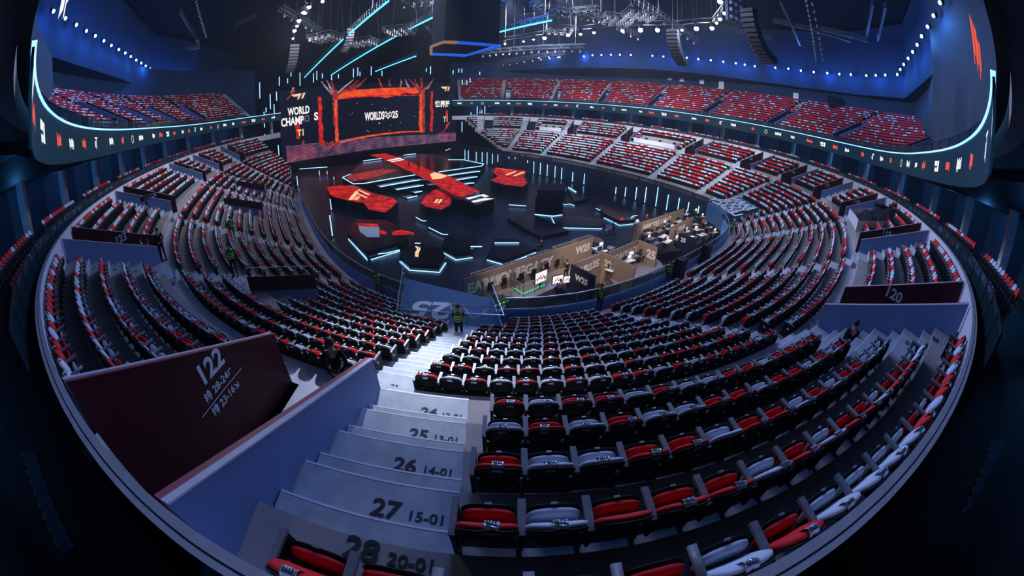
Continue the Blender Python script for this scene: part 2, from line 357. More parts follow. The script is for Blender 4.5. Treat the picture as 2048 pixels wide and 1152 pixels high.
# radial walls of the vomitories
def vom_wall(v, i, num):
    td = v[1] if i == 0 else v[2]; sgn = 1 if i == 0 else -1           # sgn: which way the tunnel lies (towards larger t for the first wall)
    P0 = Vector(W(td, .2)); N, T = inward(td, 0); P1 = Vector(W(td, 4.55)); D = (P1 - P0).normalized(); S = Vector((-D.y, D.x, 0))
    if S.dot(T) < 0: S = -S
    S = S * sgn                                                           # points into the tunnel
    L = (P1 - P0).length; zo, zi, zb = -1.98, -4.12, -5.45; h = .07
    side = 'left' if i == 0 else 'right'
    root = empty('divider_wall', (P0.x, P0.y, zb))
    near = (abs(td) < 60)
    def P(s, o, z): q = P0 + D * s + S * o; return (q.x - P0.x, q.y - P0.y, z - zb)
    outer = MB(); outer.raw([P(0, 0, zb), P(L, 0, zb), P(L, 0, zi), P(0, 0, zo), P(0, -h, zb), P(L, -h, zb), P(L, -h, zi), P(0, -h, zo)], [(4, 5, 6, 7), (0, 4, 7, 3), (1, 2, 6, 5), (3, 7, 6, 2), (0, 1, 5, 4), (0, 3, 2, 1)], M['white_bluelit']).build('white_panel', root)
    inner = MB(); inner.raw([P(0, .001, zb), P(L, .001, zb), P(L, .001, zi), P(0, .001, zo), P(0, h, zb), P(L, h, zb), P(L, h, zi), P(0, h, zo)], [(4, 5, 6, 7), (0, 4, 7, 3), (1, 2, 6, 5), (3, 7, 6, 2), (0, 1, 5, 4), (0, 3, 2, 1)], M['maroon']).build('maroon_panel', root)
    cap = MB()
    for a, b, mm in ((-h - .015, 0, 'cap'), (0, h + .015, 'maroon_cap')):
        e = .022
        cap.raw([P(0, a, zo), P(L + .02, a, zi), P(L + .02, b, zi), P(0, b, zo), P(0, a, zo + e), P(L + .02, a, zi + e), P(L + .02, b, zi + e), P(0, b, zo + e)], [(4, 5, 6, 7), (0, 1, 5, 4), (1, 2, 6, 5), (2, 3, 7, 6), (3, 0, 4, 7)], M[mm])
    cap.build('capping', root)
    if num:
        bpy.context.view_layer.update()
        X = -D if S.cross(Vector((0, 0, 1))).dot(D) > 0 else D
        X = Vector((0, 0, 1)).cross(S)                                   # reading direction for someone in the tunnel
        slope = (zi - zo) / L
        Xs = X; up = Vector((0, 0, 1))
        c = P0 + D * (L * .56) + S * (h + .012)
        text(v[0], (c.x, c.y, -3.50), Xs, up, .50, M['letters'], 'block_number', root, bold=.03)
        if v[0] == '122':
            text('排 28-24↖', (c.x, c.y, -3.88), Xs, up, .21, M['letters'], 'row_sign', root, bold=.02)
            text('排 23-16↘', (c.x, c.y, -4.20), Xs, up, .21, M['letters'], 'row_sign', root, bold=.02)
            lm = MB(); a = c - Xs * .7; b = c + Xs * .7; z0 = -4.05 - zb
            lm.raw([(a.x - P0.x, a.y - P0.y, z0), (b.x - P0.x, b.y - P0.y, z0), (b.x - P0.x, b.y - P0.y, z0 + .018), (a.x - P0.x, a.y - P0.y, z0 + .018)], [(0, 1, 2, 3)], M['letters']).build('sign_rule', root)
        else:
            text('24↖', (c.x, c.y, -4.28), Xs, up, .24, M['letters'], 'row_sign', root)
    who = 'maroon and white divider wall on the %s of the tunnel at block %s' % (side, v[0])
    tag(root, who + (', block number on it' if num else ''), 'divider wall', 'divider walls beside the tunnels')
for v in VOM:
    for i in (0, 1): vom_wall(v, i, i == v[5])
# jambs and lintel of each tunnel, a navy sheet painting the shade inside
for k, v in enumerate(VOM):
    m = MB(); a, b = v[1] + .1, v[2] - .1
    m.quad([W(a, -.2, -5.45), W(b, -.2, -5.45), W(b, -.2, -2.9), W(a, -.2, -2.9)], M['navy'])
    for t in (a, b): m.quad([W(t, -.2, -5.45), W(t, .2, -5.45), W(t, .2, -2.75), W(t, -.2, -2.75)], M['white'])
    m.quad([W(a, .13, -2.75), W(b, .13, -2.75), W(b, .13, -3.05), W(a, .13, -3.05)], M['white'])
    tag(m.build('wall_tunnel_shade_%d' % k), kind='structure')

# ------------------------------------------------------------------ stairs
def stairs(v, k):
    root = empty('aisle_stairs', W(aisle_c(v, 8), 8, zfloor(8)))
    o = Vector(root.location)
    g0, g1 = gap_upper(v, 1)
    if v[1] < -28: u0, u1 = v[2] + .12, g1
    elif v[1] < 34: u0, u1 = g0, v[1] - .12
    else: u0, u1 = v[2] + .12, g1
    def step(ta, tb, d0, d1, z, z2):
        st = MB(); ns = MB(); q = lambda t, d, z: Vector(W(t, d, z)) - o
        st.raw([q(ta, d0, z), q(tb, d0, z), q(tb, d1, z), q(ta, d1, z)], [(0, 1, 2, 3)], M['stair'])
        for a_, b_, z_ in ((ta, tb, z2),): st.raw([q(ta, d1, z), q(tb, d1, z), q(tb, d1, z2), q(ta, d1, z2)], [(0, 1, 2, 3)], M['stair'])
        for t in (ta, tb): st.raw([q(t, d0, z), q(t, d1, z), q(t, d1, z2), q(t, d0, z2)], [(0, 1, 2, 3)], M['stair'])
        ns.raw([q(ta, d1 - .022, z + .003), q(tb, d1 - .022, z + .003), q(tb, d1 + .004, z + .003), q(ta, d1 + .004, z + .003), q(ta, d1 + .004, z - .02), q(tb, d1 + .004, z - .02)], [(0, 1, 2, 3), (3, 2, 5, 4)], M['nosing'])
        ns.build('nosing', st.build('step', root))
    for n in range(0, 5):
        z = zfloor(n) + .004; zn = zfloor(n + 1) if n < 4 else -5.45
        d1 = dtread(n + 1) if n < 4 else 4.55
        if n: step(u0, u1, d1 - .888, d1, z, (z + zn) / 2)
        step(u0, u1, d1, d1 + .31, (z + zn) / 2, zn)
    for n in range(5, 17):
        z = zfloor(n) + .004; zn = zfloor(n + 1); d1 = dtread(n + 1)
        if d1 > dfront(v[4]) - .2: break
        c = aisle_c(v, d1); h = (.5 if v[0] == '120' else .72) * deg_per_m(c, d1)
        step(c - h, c + h, d1 - .888, d1, z, (z + zn) / 2)
        if n < 16: step(c - h, c + h, d1, d1 + .42, (z + zn) / 2, zn)
    bpy.context.view_layer.update()
    if v[0] in ('122', '120', '123'):
        c = (u0 + u1) / 2
        seat = {0: '20-01', 1: '15-01', 2: '14-01', 3: '13-01', 4: '12-01'}
        for n in range(0, 17):
            if n < 5: d = .80 if n == 0 else .03 + .888 * n + .54; cc = c + .2
            else: d = dtread(n + 1) - .45; cc = aisle_c(v, d)
            I, Tn = inward(cc, d); p = W(cc, d, zfloor(n) + .009); X = -Tn if v[0] != '123' else -Tn
            X = Vector(X); 
            if X.dot(Vector((1, 0, 0))) < 0 and v[0] == '122': X = -X
            big = .30 if n < 5 else .2
            text(str(28 - n), p, X, I, big, M['stencil'], 'row_number', root, bold=.03, ext=.001)
            if n < 5 and v[0] == '122':
                q = Vector(p) + X * .42 - I * .02; text(seat[n], (q.x, q.y, q.z), X, I, .17, M['stencil'], 'seat_range', root, bold=.02, ext=.001)
    nb = {'122': 'with stencilled row numbers between blocks 122 and 121', '120': 'between blocks 121 and 120', '119': 'between blocks 120 and 119', '123': 'between blocks 123 and 122'}.get(v[0], 'beside the tunnel of block %s' % v[0])
    tag(root, 'pale painted aisle stairs ' + nb, 'stairs', 'aisle stairs of the lower bowl')
for k, v in enumerate(VOM): stairs(v, k)
def sticker(t, d, z, m, wd, hg, label, txt=None):
    I, Tn = inward(t, d); p = W(t, d, z); X = Tn if Tn.x > 0 else -Tn; ang = math.atan2(X.y, X.x)
    o = MB().box((0, 0, 0), (wd, hg, .004), M[m]).build('floor_sticker', None, loc=p, rz=ang); tag(o, label, 'sticker')
    if txt:
        bpy.context.view_layer.update()
        text(txt[0], (p[0], p[1], p[2] + .004), X, I, hg * .42, M['letters'], 'printed_line', o, ext=.001)
sticker(-33.55, 3.20, zfloor(3) - .22, 'bluesticker', .50, .24, 'blue printed sticker on the stairs just above row number 26', ('GOOD LUCK',))
sticker(-34.6, 6.9, zfloor(7) + .012, 'orange', .45, .26, 'orange sticker on the stairs between blocks 122 and 121, below the tunnel')
sticker(-33.9, 11.4, zfloor(12) + .012, 'bluesticker', .40, .22, 'bright blue sticker on the stairs close to the standing guard')
sticker(-52.9, 5.0, -5.43, 'bluesticker', .5, .25, 'blue sticker on the cross aisle at the end of the block 123 wall')
for nm, tt in (('122', -36.6), ('120', -20.2), ('121', -21.7), ('122', -52.2), ('123', -53.1)):
    I, Tn = inward(tt, 4.9); p = W(tt, 4.85, -5.44); X = Tn if Tn.x > 0 else -Tn
    o = text(nm, p, X, I, .42, M['stencil'], 'floor_number', bold=.03, ext=.001)
    tag(o, 'stencilled block number %s on the cross aisle by the %s' % (nm, {-36.6: 'tunnel mouth of block 122', -20.2: 'block 120 wall', -21.7: 'last seats of block 121', -52.2: 'steps of block 122', -53.1: 'end of the block 123 wall'}[tt]), 'floor marking')

# ------------------------------------------------------------------ barrier round the pit: blue wall, glass with steel frame
def barrier():
    gaps = [(-42.2, -31.2)]
    wl = MB()
    for i in range(-1210, 300, 5):
        t = i / 10
        if any(a < t < b for a, b in gaps): continue
        wl.raw([W(t, DD - .02, Z_WALK), W(t + .5, DD - .02, Z_WALK), W(t + .5, DD - .02, -10.2), W(t, DD - .02, -10.2), W(t, DD + .12, Z_WALK - 2), W(t + .5, DD + .12, Z_WALK - 2), W(t + .5, DD + .12, -10.2), W(t, DD + .12, -10.2)], [(0, 1, 2, 3), (3, 2, 6, 7), (4, 7, 6, 5)], M['barrier'])
    tag(wl.build('wall_barrier'), kind='structure')
    t = -119.0; k = 0
    while t < 28:
        dt = 2.0 * deg_per_m(t, DD); t2 = t + dt
        if not any(a < t + dt / 2 < b for a, b in gaps):
            p = Vector(W(t, DD + .05, -10.2)); q = Vector(W(t2, DD + .05, -10.2)); L = (q - p).length - .05; ang = math.atan2(q.y - p.y, q.x - p.x)
            if k == 0:
                root = empty('glass_barrier_panel'); 
                MB().box((1, 0, .34), (1.93, .016, .62), M['glass']).build('glass_pane', root)
                f = MB(); f.box((1, 0, .70), (2.0, .05, .05), M['steel']); f.box((1, 0, .02), (2.0, .05, .04), M['steel']); f.box((0, 0, .36), (.045, .05, .70), M['arm']); f.build('frame', root)
                first = root
            else:
                root = first.copy(); COL.objects.link(root)
                for c in first.children: e = c.copy(); COL.objects.link(e); e.parent = root
            root.location = p; root.rotation_euler = (0, 0, ang)
            tag(root, 'steel framed glass barrier panel on the blue wall round the floor', 'glass barrier', 'glass barrier panels round the floor'); k += 1
        t = t2
barrier()
# camera platform of the near side, with its printed floor and its rail
def quadpts(l, z): return [Vector(at(u, v, z)) for u, v in l]
def near_platform():
    A, B = Vector(W(-39.2, 13.3)), Vector(W(-30.6, 14.0)); E, C = Vector(W(-41.5, 17.6)), Vector(W(-31.2, 17.0))
    root = empty('camera_platform', (A.x, A.y, -10.0)); o = A
    pl = [(q.x - o.x, q.y - o.y) for q in (A, B, C, E)]
    MB().prism(pl, -1.0, .12, M['barrier'], M['carpet']).build('platform_deck', root)
    rl = MB(); rg = MB()
    for p, q in ((A, B), (B, C), (A, E)):
        n = 3 if (q - p).length > 4 else 2
        for i in range(n + 1):
            r = p.lerp(q, i / n) - o; rl.tube([(r.x, r.y, .12), (r.x, r.y, 1.0)], .022, M['arm'])
        a, b = p - o, q - o
        rl.tube([(a.x, a.y, 1.0), (b.x, b.y, 1.0)], .025, M['steel']); rl.tube([(a.x, a.y, .18), (b.x, b.y, .18)], .018, M['steel'])
        rg.quad([(a.x, a.y, .2), (b.x, b.y, .2), (b.x, b.y, .97), (a.x, a.y, .97)], M['glass'])
    rl.build('rail', root); rg.build('rail_glass', root)
    bpy.context.view_layer.update()
    X = (B - A).normalized(); X.z = 0; up = Vector((-X.y, X.x, 0))
    mid = (A + B + C + E) / 4
    text('25', tuple(A.lerp(B, .24) + up * 1.6 + Vector((0, 0, -9.87))), -X, -up, 2.2, M['printwhite'], 'printed_number', root, bold=.03, ext=.002)
    e = MB(); c0 = A.lerp(B, .70) + up * 1.5 - o
    for s in (-1, 1):
        for k_, (x0, y0, x1, y1) in enumerate(((.15, .5, 1.5, .8), (1.5, .8, 1.2, .1), (1.2, .1, .6, .35), (.6, .35, .2, -.4), (.2, -.4, 0, -.65))):
            a = c0 + X * (s * x0) + up * y0; b = c0 + X * (s * x1) + up * y1; e.tube([(a.x, a.y, .135), (b.x, b.y, .135)], .045, M['printwhite'], 4)
    e.build('printed_emblem', root)
    tag(root, 'blue camera platform with glass rail, white 25 and emblem on its floor, before the guard', 'platform')
near_platform()
def far_platform():
    q = [Vector(W(41.1, 14.9)), Vector(W(40.2, 11.5)), Vector(W(32.6, 11.5)), Vector(W(30.8, 15.9))]; q = [Vector(W(39.5, 16.3)), Vector(W(40.2, 11.4)), Vector(W(32.6, 11.4)), Vector(W(30.5, 16.4))]
    o = q[0].copy(); root = empty('banner_platform', (o.x, o.y, -9.0))
    zs = [-.6, .75, .75, -.6]
    vs = [(p.x - o.x, p.y - o.y, z) for p, z in zip(q, zs)] + [(p.x - o.x, p.y - o.y, z - 2.2) for p, z in zip(q, zs)]
    MB().raw(vs, [(3, 2, 1, 0), (0, 1, 5, 4), (1, 2, 6, 5), (2, 3, 7, 6), (3, 0, 4, 7)], M['carpet']).build('platform_deck', root)
    bpy.context.view_layer.update()
    X = (q[1] - q[2]); X.z = 0; X = X.normalized(); Yv = (q[1] - q[0]); Yv.z = 1.35; Yv.normalize()
    cen = (q[0] + q[1] + q[2] + q[3]) / 4; nrm = X.cross(Yv)
    for i, s in enumerate(('EARN', 'YOUR', 'LEGACY')):
        p = cen + Yv * (1.35 - 1.35 * i) + Vector((0, 0, -8.88)); text(s, tuple(p), X, Yv, 1.7, M['printwhite'], 'printed_word', root, bold=.03, ext=.004, sx=1.25)
    tag(root, 'sloping blue platform printed EARN YOUR LEGACY at the corner of the floor', 'platform')
far_platform()
# small tunnels half way down the left hand stands
def low_vom(tn, d0, d1, name):
    P0, P1 = Vector(W(tn[0], d0)), Vector(W(tn[1], d1)); D = P1 - P0; L = D.length; D.normalize(); S = Vector((D.y, -D.x, 0))
    n0 = max(5, int((d0 - .81) / .888)); n1 = int((d1 - .81) / .888); z0, z1 = zfloor(n0), zfloor(n1)
    root = empty('lower_tunnel_wall', (P0.x, P0.y, z1))
    def P(s, o, z): q = P0 + D * s + S * o; return (q.x - P0.x, q.y - P0.y, z - z1)
    zt = z0 + .55; zt1 = z1 + 1.2
    MB().raw([P(0, 0, z1 - .2), P(L, 0, z1 - .2), P(L, 0, zt1), P(0, 0, zt), P(0, .1, z1 - .2), P(L, .1, z1 - .2), P(L, .1, zt1), P(0, .1, zt)], [(0, 1, 2, 3), (4, 7, 6, 5), (1, 5, 6, 2), (3, 2, 6, 7)], M['white_bluelit']).build('white_panel', root)
    MB().raw([P(0, .12, zt - .3), P(L, .12, zt1 - .3), P(L, .12, zt1 + .42), P(0, .12, zt + .42), P(0, .16, zt - .3), P(L, .16, zt1 - .3), P(L, .16, zt1 + .42), P(0, .16, zt + .42)], [(0, 1, 2, 3), (4, 7, 6, 5), (1, 5, 6, 2), (3, 2, 6, 7)], M['maroon']).build('maroon_board', root)
    r = MB()
    for i in range(5):
        s = L * i / 4; zz = zt + (zt1 - zt) * i / 4 + .4; r.tube([P(s, .14, zz), P(s, .14, zz + .45)], .02, M['arm'])
    r.tube([P(0, .14, zt + .85), P(L, .14, zt1 + .85)], .02, M['steel']); r.build('rail', root)
    bpy.context.view_layer.update(); c = P0 + D * (L * .62) - S * .02
    text(name, (c.x + S.x * .1, c.y + S.y * .1, (zt + (zt1 - zt) * .62) + .08), D if D.x > 0 else -D, Vector((0, 0, 1)), .42, M['letters'], 'block_number', root)
    tag(root, 'low white wall with maroon %s board half way down the left stands' % name if name == '123' else 'low white wall with maroon board half way down block %s' % name, 'divider wall')
low_vom((-48.9, -45.3), 8.2, 11.1, '123'); low_vom((-86, -83), 8.5, 12, '124'); low_vom((-106, -105), 8.5, 12, '125')
# ------------------------------------------------------------------ seats
def outline(w, h, n, e=3.4, z0=0.):
    out = []
    for i in range(n):
        a = 2 * PI * (i + .5) / n; c, s = math.cos(a), math.sin(a)
        out.append((w / 2 * math.copysign(abs(c) ** (2 / e), c), z0 + h / 2 + h / 2 * math.copysign(abs(s) ** (2 / e), s)))
    return out
def capquads(b, n, rev=False):
    fs = []
    for i in range(n // 2 - 1):
        f = (b + (i - n // 4) % n, b + (i + 1 - n // 4) % n, b + (n - 2 - i - n // 4) % n, b + (n - 1 - i - n // 4) % n); fs.append(f[::-1] if rev else f)
    return fs
def pad(w, h, th, n, place, e=3.4, bev=.3, layers=None):
    """a cushion: outline in x/z swept through layers (inset, depth), set in place by place(x, z, y)"""
    layers = layers or ((bev * th * 1.6, 0), (0, bev * th), (0, th * (1 - bev)), (bev * th * 1.6, th))
    vs = []; fs = []
    for k, (ins, y) in enumerate(layers):
        for x, z in outline(w - 2 * ins, h - 2 * ins, n, e, ins): vs.append(place(x, z, y))
        if k:
            for i in range(n): a, b = (k - 1) * n + i, (k - 1) * n + (i + 1) % n; fs.append((a, b, b + n, a + n))
    fs += capquads(0, n, True) + capquads((len(layers) - 1) * n, n)
    return vs, fs
def pl_back(off):                                    # backrest leans back, its sides curl forward
    return lambda x, z, y: (x, .125 - .30 * z + y + off + .42 * x * x, .39 + z * .96)
def pl_seat(off):                                    # the cushion, tipped up
    return lambda x, z, y: (x, .16 + .10 * z + y + off, .40 + z * .66)
def seat_parts(n):
    P = {}
    P['backrest'] = (pad(.475, .50, .065, n, pl_back(-.01)), 'C')
    P['back_shell'] = (pad(.485, .50, .022, n, pl_back(-.034)), 'black')
    P['seat_cushion'] = (pad(.44, .42, .075, n, pl_seat(0), 2.9), 'C')
    P['cushion_shell'] = (pad(.455, .435, .022, n, pl_seat(.076), 2.9), 'black')
    return P
REAR = [(-.235, .105, .08), (.235, .105, .08), (.235, .085, .42), (-.235, .085, .42), (-.235, .125, .08), (.235, .125, .08), (.235, .105, .42), (-.235, .105, .42)], [(3, 2, 1, 0), (4, 5, 6, 7), (0, 1, 5, 4), (1, 2, 6, 5), (2, 3, 7, 6), (3, 0, 4, 7)]
def prop_mesh(name, parts, mats, smooth=True):
    m = MB()
    for (vs, fs), mm in parts: m.raw(vs, fs, mm)
    return m.mesh(name, smooth)
hi = seat_parts(24)
def armrest_mb(end=False):
    m = MB(); x = 0
    m.box((x, .175, .675), (.066, .35, .034), M['arm']); m.box((x, .03, .60), (.040, .05, .09), M['arm'])
    return m
def post_mb():
    m = MB(); m.box((0, .12, .33), (.030, .10, .64), M['black']); m.box((0, .12, .012), (.05, .26, .024), M['black']); m.box((0, .03, .52), (.030, .14, .22), M['black']); return m
MESH = {}
for cn, mm in (('red', M['red']), ('pale', M['pale'])):
    MESH['backrest', cn] = prop_mesh('backrest', [(hi['backrest'][0], mm)], None)
    MESH['seat_cushion', cn] = prop_mesh('seat_cushion', [(hi['seat_cushion'][0], mm)], None)
MESH['back_shell'] = prop_mesh('back_shell', [(hi['back_shell'][0], M['black'])], None)
MESH['cushion_shell'] = prop_mesh('cushion_shell', [(hi['cushion_shell'][0], M['black'])], None)
MESH['armrest'] = armrest_mb().mesh('armrest'); MESH['post'] = post_mb().mesh('standard')
MESH['rear'] = MB().raw(REAR[0], REAR[1], M['black']).mesh('rear_panel')
MESH['clip'] = MB().box((0, .296, .690), (.055, .022, .014), M['steel']).mesh('number_clip')
MESH['hinge'] = MB().tube([(-.05, .10, .43), (.0, .10, .43)], .024, M['printwhite'], 8).mesh('hinge_cap')
e = MB(); e.box((0, .15, .42), (.035, .36, .50), M['black']); e.box((0, .10, .12), (.035, .12, .24), M['black']); e.tube([(.019, .12, .50), (.022, .12, .50)], .045, M['pale'], 12); e.tube([(-.022, .12, .50), (-.019, .12, .50)], .045, M['pale'], 12); e.box((0, .16, .685), (.055, .37, .03), M['arm'])
MESH['end'] = e.mesh('end_panel')
def packet_mb():
    m = MB(); r = random.Random(3); vs = []; fs = []
    prof = [(.062, .80), (.052, .865), (.030, .893), (-.012, .892), (-.036, .865), (-.045, .80)]
    nx = 5
    for (y, z) in prof:
        for i in range(nx): vs.append((-.055 + .11 * i / (nx - 1) + r.uniform(-.004, .004), y + r.uniform(-.004, .004), z + r.uniform(-.003, .004)))
    for j in range(len(prof) - 1):
        for i in range(nx - 1): a = j * nx + i; fs.append((a, a + 1, a + 1 + nx, a + nx))
    m.raw(vs, fs, M['foil']); return m
MESH['packet'] = packet_mb().mesh('foil_packet')
lb = MB()                             # dark print on the packet: a comb of letter strokes on one bar
comb = [(-.038, -.008)]
for i in range(4):
    x = -.038 + .020 * i; comb += [(x, .026), (x + .009, .026), (x + .009, .002), (x + .020, .002)]
comb += [(.042, -.008)]
lb.quad([(x, .012 + y, .8985) for x, y in comb[::-1]], M['ink'])
MESH['print'] = lb.mesh('printed_label')

ROWCOL = {(121, 1): 'RWRRRWRWRRWR', (121, 2): 'RWWRRWRRWRWR', (121, 3): 'WRWRWWRRWRRW', (121, 4): 'RWRRWRWWRRWR', (121, 5): 'RWRWRWRWRRWR', (121, 6): 'RRWRRWRWWRWR', (121, 0): 'RRRRRWRWWWWRWRRWRWRRWRWW',
          (121, 7): 'WWRWWRWRWWRW', (121, 8): 'WRWWWRWWRRWW', (121, 9): 'RWWRWRWWWRWR'}
SEATS = []
ALL = [v for v in VOM]
bounds = [T0] + [None] * 0
PITCH = .525
PLAT = lambda t, d: (-39.6 < t < -30.2 and d > 12.9) or (30.2 < t < 41.6 and d > 11.0)
LOWV = lambda t, d: (7.6 < d < 11.4 and -51.2 < t < -44.6) or (8.0 < d < 12.2 and (-88.6 < t < -82.6 or -108.6 < t < -104.6))
BOX = lambda t, n: n in (2, 3, 4) and (75 < t < 90 or 119 < t < 127 or 7 < t < 15)
def block_name(i): return {-1: '128', 0: '127', 1: '126', 2: '125', 3: '124', 4: '123', 5: '122'}.get(i, str(126 - i) if i >= 0 else '128')
BLK = {5: '122', 6: '121', 7: '120'}
for n in range(0, 17):
    d = dback(n); z = zfloor(n); ts = [T0 + .2 * i for i in range(int((T1 - T0) / .2) + 1)]
    pts = [Vector(W(t, d, z)) for t in ts]
    edges = []; prev = float(T0)
    for bi, v in enumerate(VOM + [None]):
        if v is None: a, b = T1, T1
        elif n < 5: a, b = gap_upper(v, n)
        else:
            c = aisle_c(v, d); h = (.48 if v[0] == '120' else .72) * deg_per_m(c, d); a, b = c - h, c + h
        edges.append((prev, a, bi)); prev = b
    for ta, tb, bi in edges:
        if tb - ta < 1: continue
        loc = [Vector(W(ta, d, z))] + [p for t, p in zip(ts, pts) if ta < t < tb] + [Vector(W(tb, d, z))]
        tt = [ta] + [t for t in ts if ta < t < tb] + [tb]
        s = [0.]
        for p, q in zip(loc, loc[1:]): s.append(s[-1] + (q - p).length)
        N = int(s[-1] / PITCH)
        if N < 1: continue
        pc = s[-1] / N; j = 0
        if bi == 6: pc = PITCH
        for i in range(N):
            sc = (i + .5) * pc
            while s[j + 1] < sc: j += 1
            f = (sc - s[j]) / (s[j + 1] - s[j]); p = loc[j].lerp(loc[j + 1], f); t = tt[j] + (tt[j + 1] - tt[j]) * f
            if d + .75 > dfront(t) or PLAT(t, d) or LOWV(t, d) or BOX(t, n): continue
            I, Tn = inward(t, d)
            blk = {4: 123, 5: 122 + 0, 6: 121, 7: 120, 8: 119}.get(bi, 100 + bi)
            col = ROWCOL.get((blk, n), '')
            k = i
            if k < len(col): cc = 'red' if col[k] == 'R' else 'pale'
            else:
                pr = .46
                if t > 100: pr = .28
                elif t > 45: pr = .52 if 50 < t < 72 else .45
                if n < 5 and t > -30: pr += .08
                cc = 'red' if random.random() < pr else 'pale'
            SEATS.append((n, bi, i, N, t, p, math.atan2(I.y, I.x) - PI / 2, cc))
# which seats show largest in the picture: those nearest to the photographer, in the frame and not behind the divider walls
def project(p):
    d = np.array(p) / np.linalg.norm(p); x, y, z = d @ CR, d @ CU, d @ CF
    th = math.atan2(math.hypot(x, y), z); r = LENS_F * LENS_B * math.sin(min(th / LENS_B, PI / 2)); h = math.hypot(x, y) + 1e-9
    return 1024 + OFFX + r * x / h, 576 + OFFY - r * y / h
def inpoly(x, y, P):
    c = False
    for (x0, y0), (x1, y1) in zip(P, P[1:] + P[:1]):
        if (y0 > y) != (y1 > y) and x < (x1 - x0) * (y - y0) / (y1 - y0) + x0: c = not c
    return c
HID = [(100, 735), (547, 690), (600, 800), (822, 745), (836, 832), (600, 1000), (500, 1140), (300, 1140)]
cand = []
for k, s in enumerate(SEATS):
    p = s[5] + Vector((0, 0, .75)); u, v = project(p)
    if -20 < u < 2070 and -10 < v < 1175 and not inpoly(u, v, HID): cand.append((p.length, k))
cand.sort(); HERO = [k for _, k in cand[:300]]
ORD = ['first', 'second', 'third', 'fourth', 'fifth', 'sixth', 'seventh', 'eighth', 'ninth', 'tenth', 'eleventh', 'twelfth', 'thirteenth', 'fourteenth', 'fifteenth', 'sixteenth', 'seventeenth', 'eighteenth', 'nineteenth', 'twentieth', 'twenty-first', 'twenty-second', 'twenty-third', 'twenty-fourth', 'twenty-fifth', 'twenty-sixth', 'twenty-seventh', 'twenty-eighth', 'twenty-ninth', 'thirtieth', 'thirty-first', 'thirty-second']
used = set()
def make_seat(k):
    n, bi, i, N, t, p, rz, cc = SEATS[k]
    r = empty('stadium_seat', p, rz)
    b = link('backrest', MESH['backrest', cc], r); link('back_shell', MESH['back_shell'], b)
    c = link('seat_cushion', MESH['seat_cushion', cc], r); link('cushion_shell', MESH['cushion_shell'], c); link('number_clip', MESH['clip'], c)
    o = link('armrest', MESH['armrest'], r, (.262, 0, 0)); link('hinge_cap', MESH['hinge'], o, (-.01, 0, 0))
    link('leg', MESH['post'], r, (.262, 0, 0)); link('rear_panel', MESH['rear'], r)
    if i == 0: link('end_panel', MESH['end'], r, (-.262, 0, 0))
    if i == N - 1: link('end_panel', MESH['end'], r, (.262, 0, 0))
    # for someone looking down at the floor from behind, t grows to the right
    blk = BLK.get(bi, 'beyond')
    if bi == 5: side, j = 'steps on its right', N - 1 - i
    elif bi == 6: side, j = 'steps on its left', i
    elif bi == 7: side, j = 'steps on its left', i
    else: side, j = 'aisle', i
    bn = BLK.get(bi, {4: '123', 8: '119'}.get(bi, '119'))
    colr = 'red' if cc == 'red' else 'pale grey'
    row = 'row %d' % (28 - n)
    return r, colr, ORD[min(j, len(ORD) - 1)], side, row, bn
for k in HERO:
    r, colr, o, side, row, bn = make_seat(k)
    tag(r, '%s tip-up seat, %s from the %s, %s of block %s' % (colr, o, side, row, bn), 'seat', 'tip-up seats of the lower bowl')
    n, bi, i, N, t, p, rz, cc = SEATS[k]
    if random.random() < .93:
        off = random.uniform(-.05, .05)
        q = Vector(p) + Vector((math.cos(rz), math.sin(rz), 0)) * off
        pk = link('foil_packet', MESH['packet'], None, q, rz + random.uniform(-.12, .12)); link('printed_label', MESH['print'], pk)
        tag(pk, 'foil packet on the %s seat from the %s, %s, block %s' % (o, side, row, bn), 'packet', 'foil packets laid over the seat backs')
# all the others: one object
def template(n, lod):
    parts = []
    if lod == 1:
        P = seat_parts(12)
        for k_, c in (('backrest', 9), ('back_shell', 0), ('seat_cushion', 9), ('cushion_shell', 0)): parts.append((P[k_][0], c))
        parts.append((REAR[0], REAR[1], 0))
        for mb, c in ((armrest_mb(), 3), (post_mb(), 0)):
            parts.append(([(x + .262, y, z) for x, y, z in mb.v], mb.f, c))
    else:
        def bx(c, s, m, lean=0):
            v = []
            for a in (-.5, .5):
                for b in (-.5, .5):
                    for e_ in (-.5, .5): v.append((c[0] + a * s[0], c[1] + b * s[1] - lean * e_, c[2] + e_ * s[2]))
            parts.append((v, [(0, 1, 3, 2), (4, 6, 7, 5), (0, 4, 5, 1), (2, 3, 7, 6), (0, 2, 6, 4), (1, 5, 7, 3)], m))
        bx((0, .06, .66), (.49, .055, .44), 9, .14); bx((0, .03, .62), (.48, .02, .46), 0, .14)
        bx((0, .19, .53), (.43, .05, .26), 9, -.04); bx((0, .23, .53), (.45, .03, .27), 0, -.04)
        bx((.262, .13, .35), (.03, .30, .66), 0); bx((0, .11, .25), (.46, .03, .34), 0)
    V = []; F = []; Mi = []
    for p in parts:
        if len(p) == 2: (vs, fs), c = p
        else: vs, fs, c = p
        b = len(V); V += vs; F += [tuple(i + b for i in f) for f in fs]; Mi += [c] * len(fs)
    return np.array(V, float), np.array(F, int), np.array(Mi, int)
TPL = {1: template(0, 1), 2: template(0, 2)}
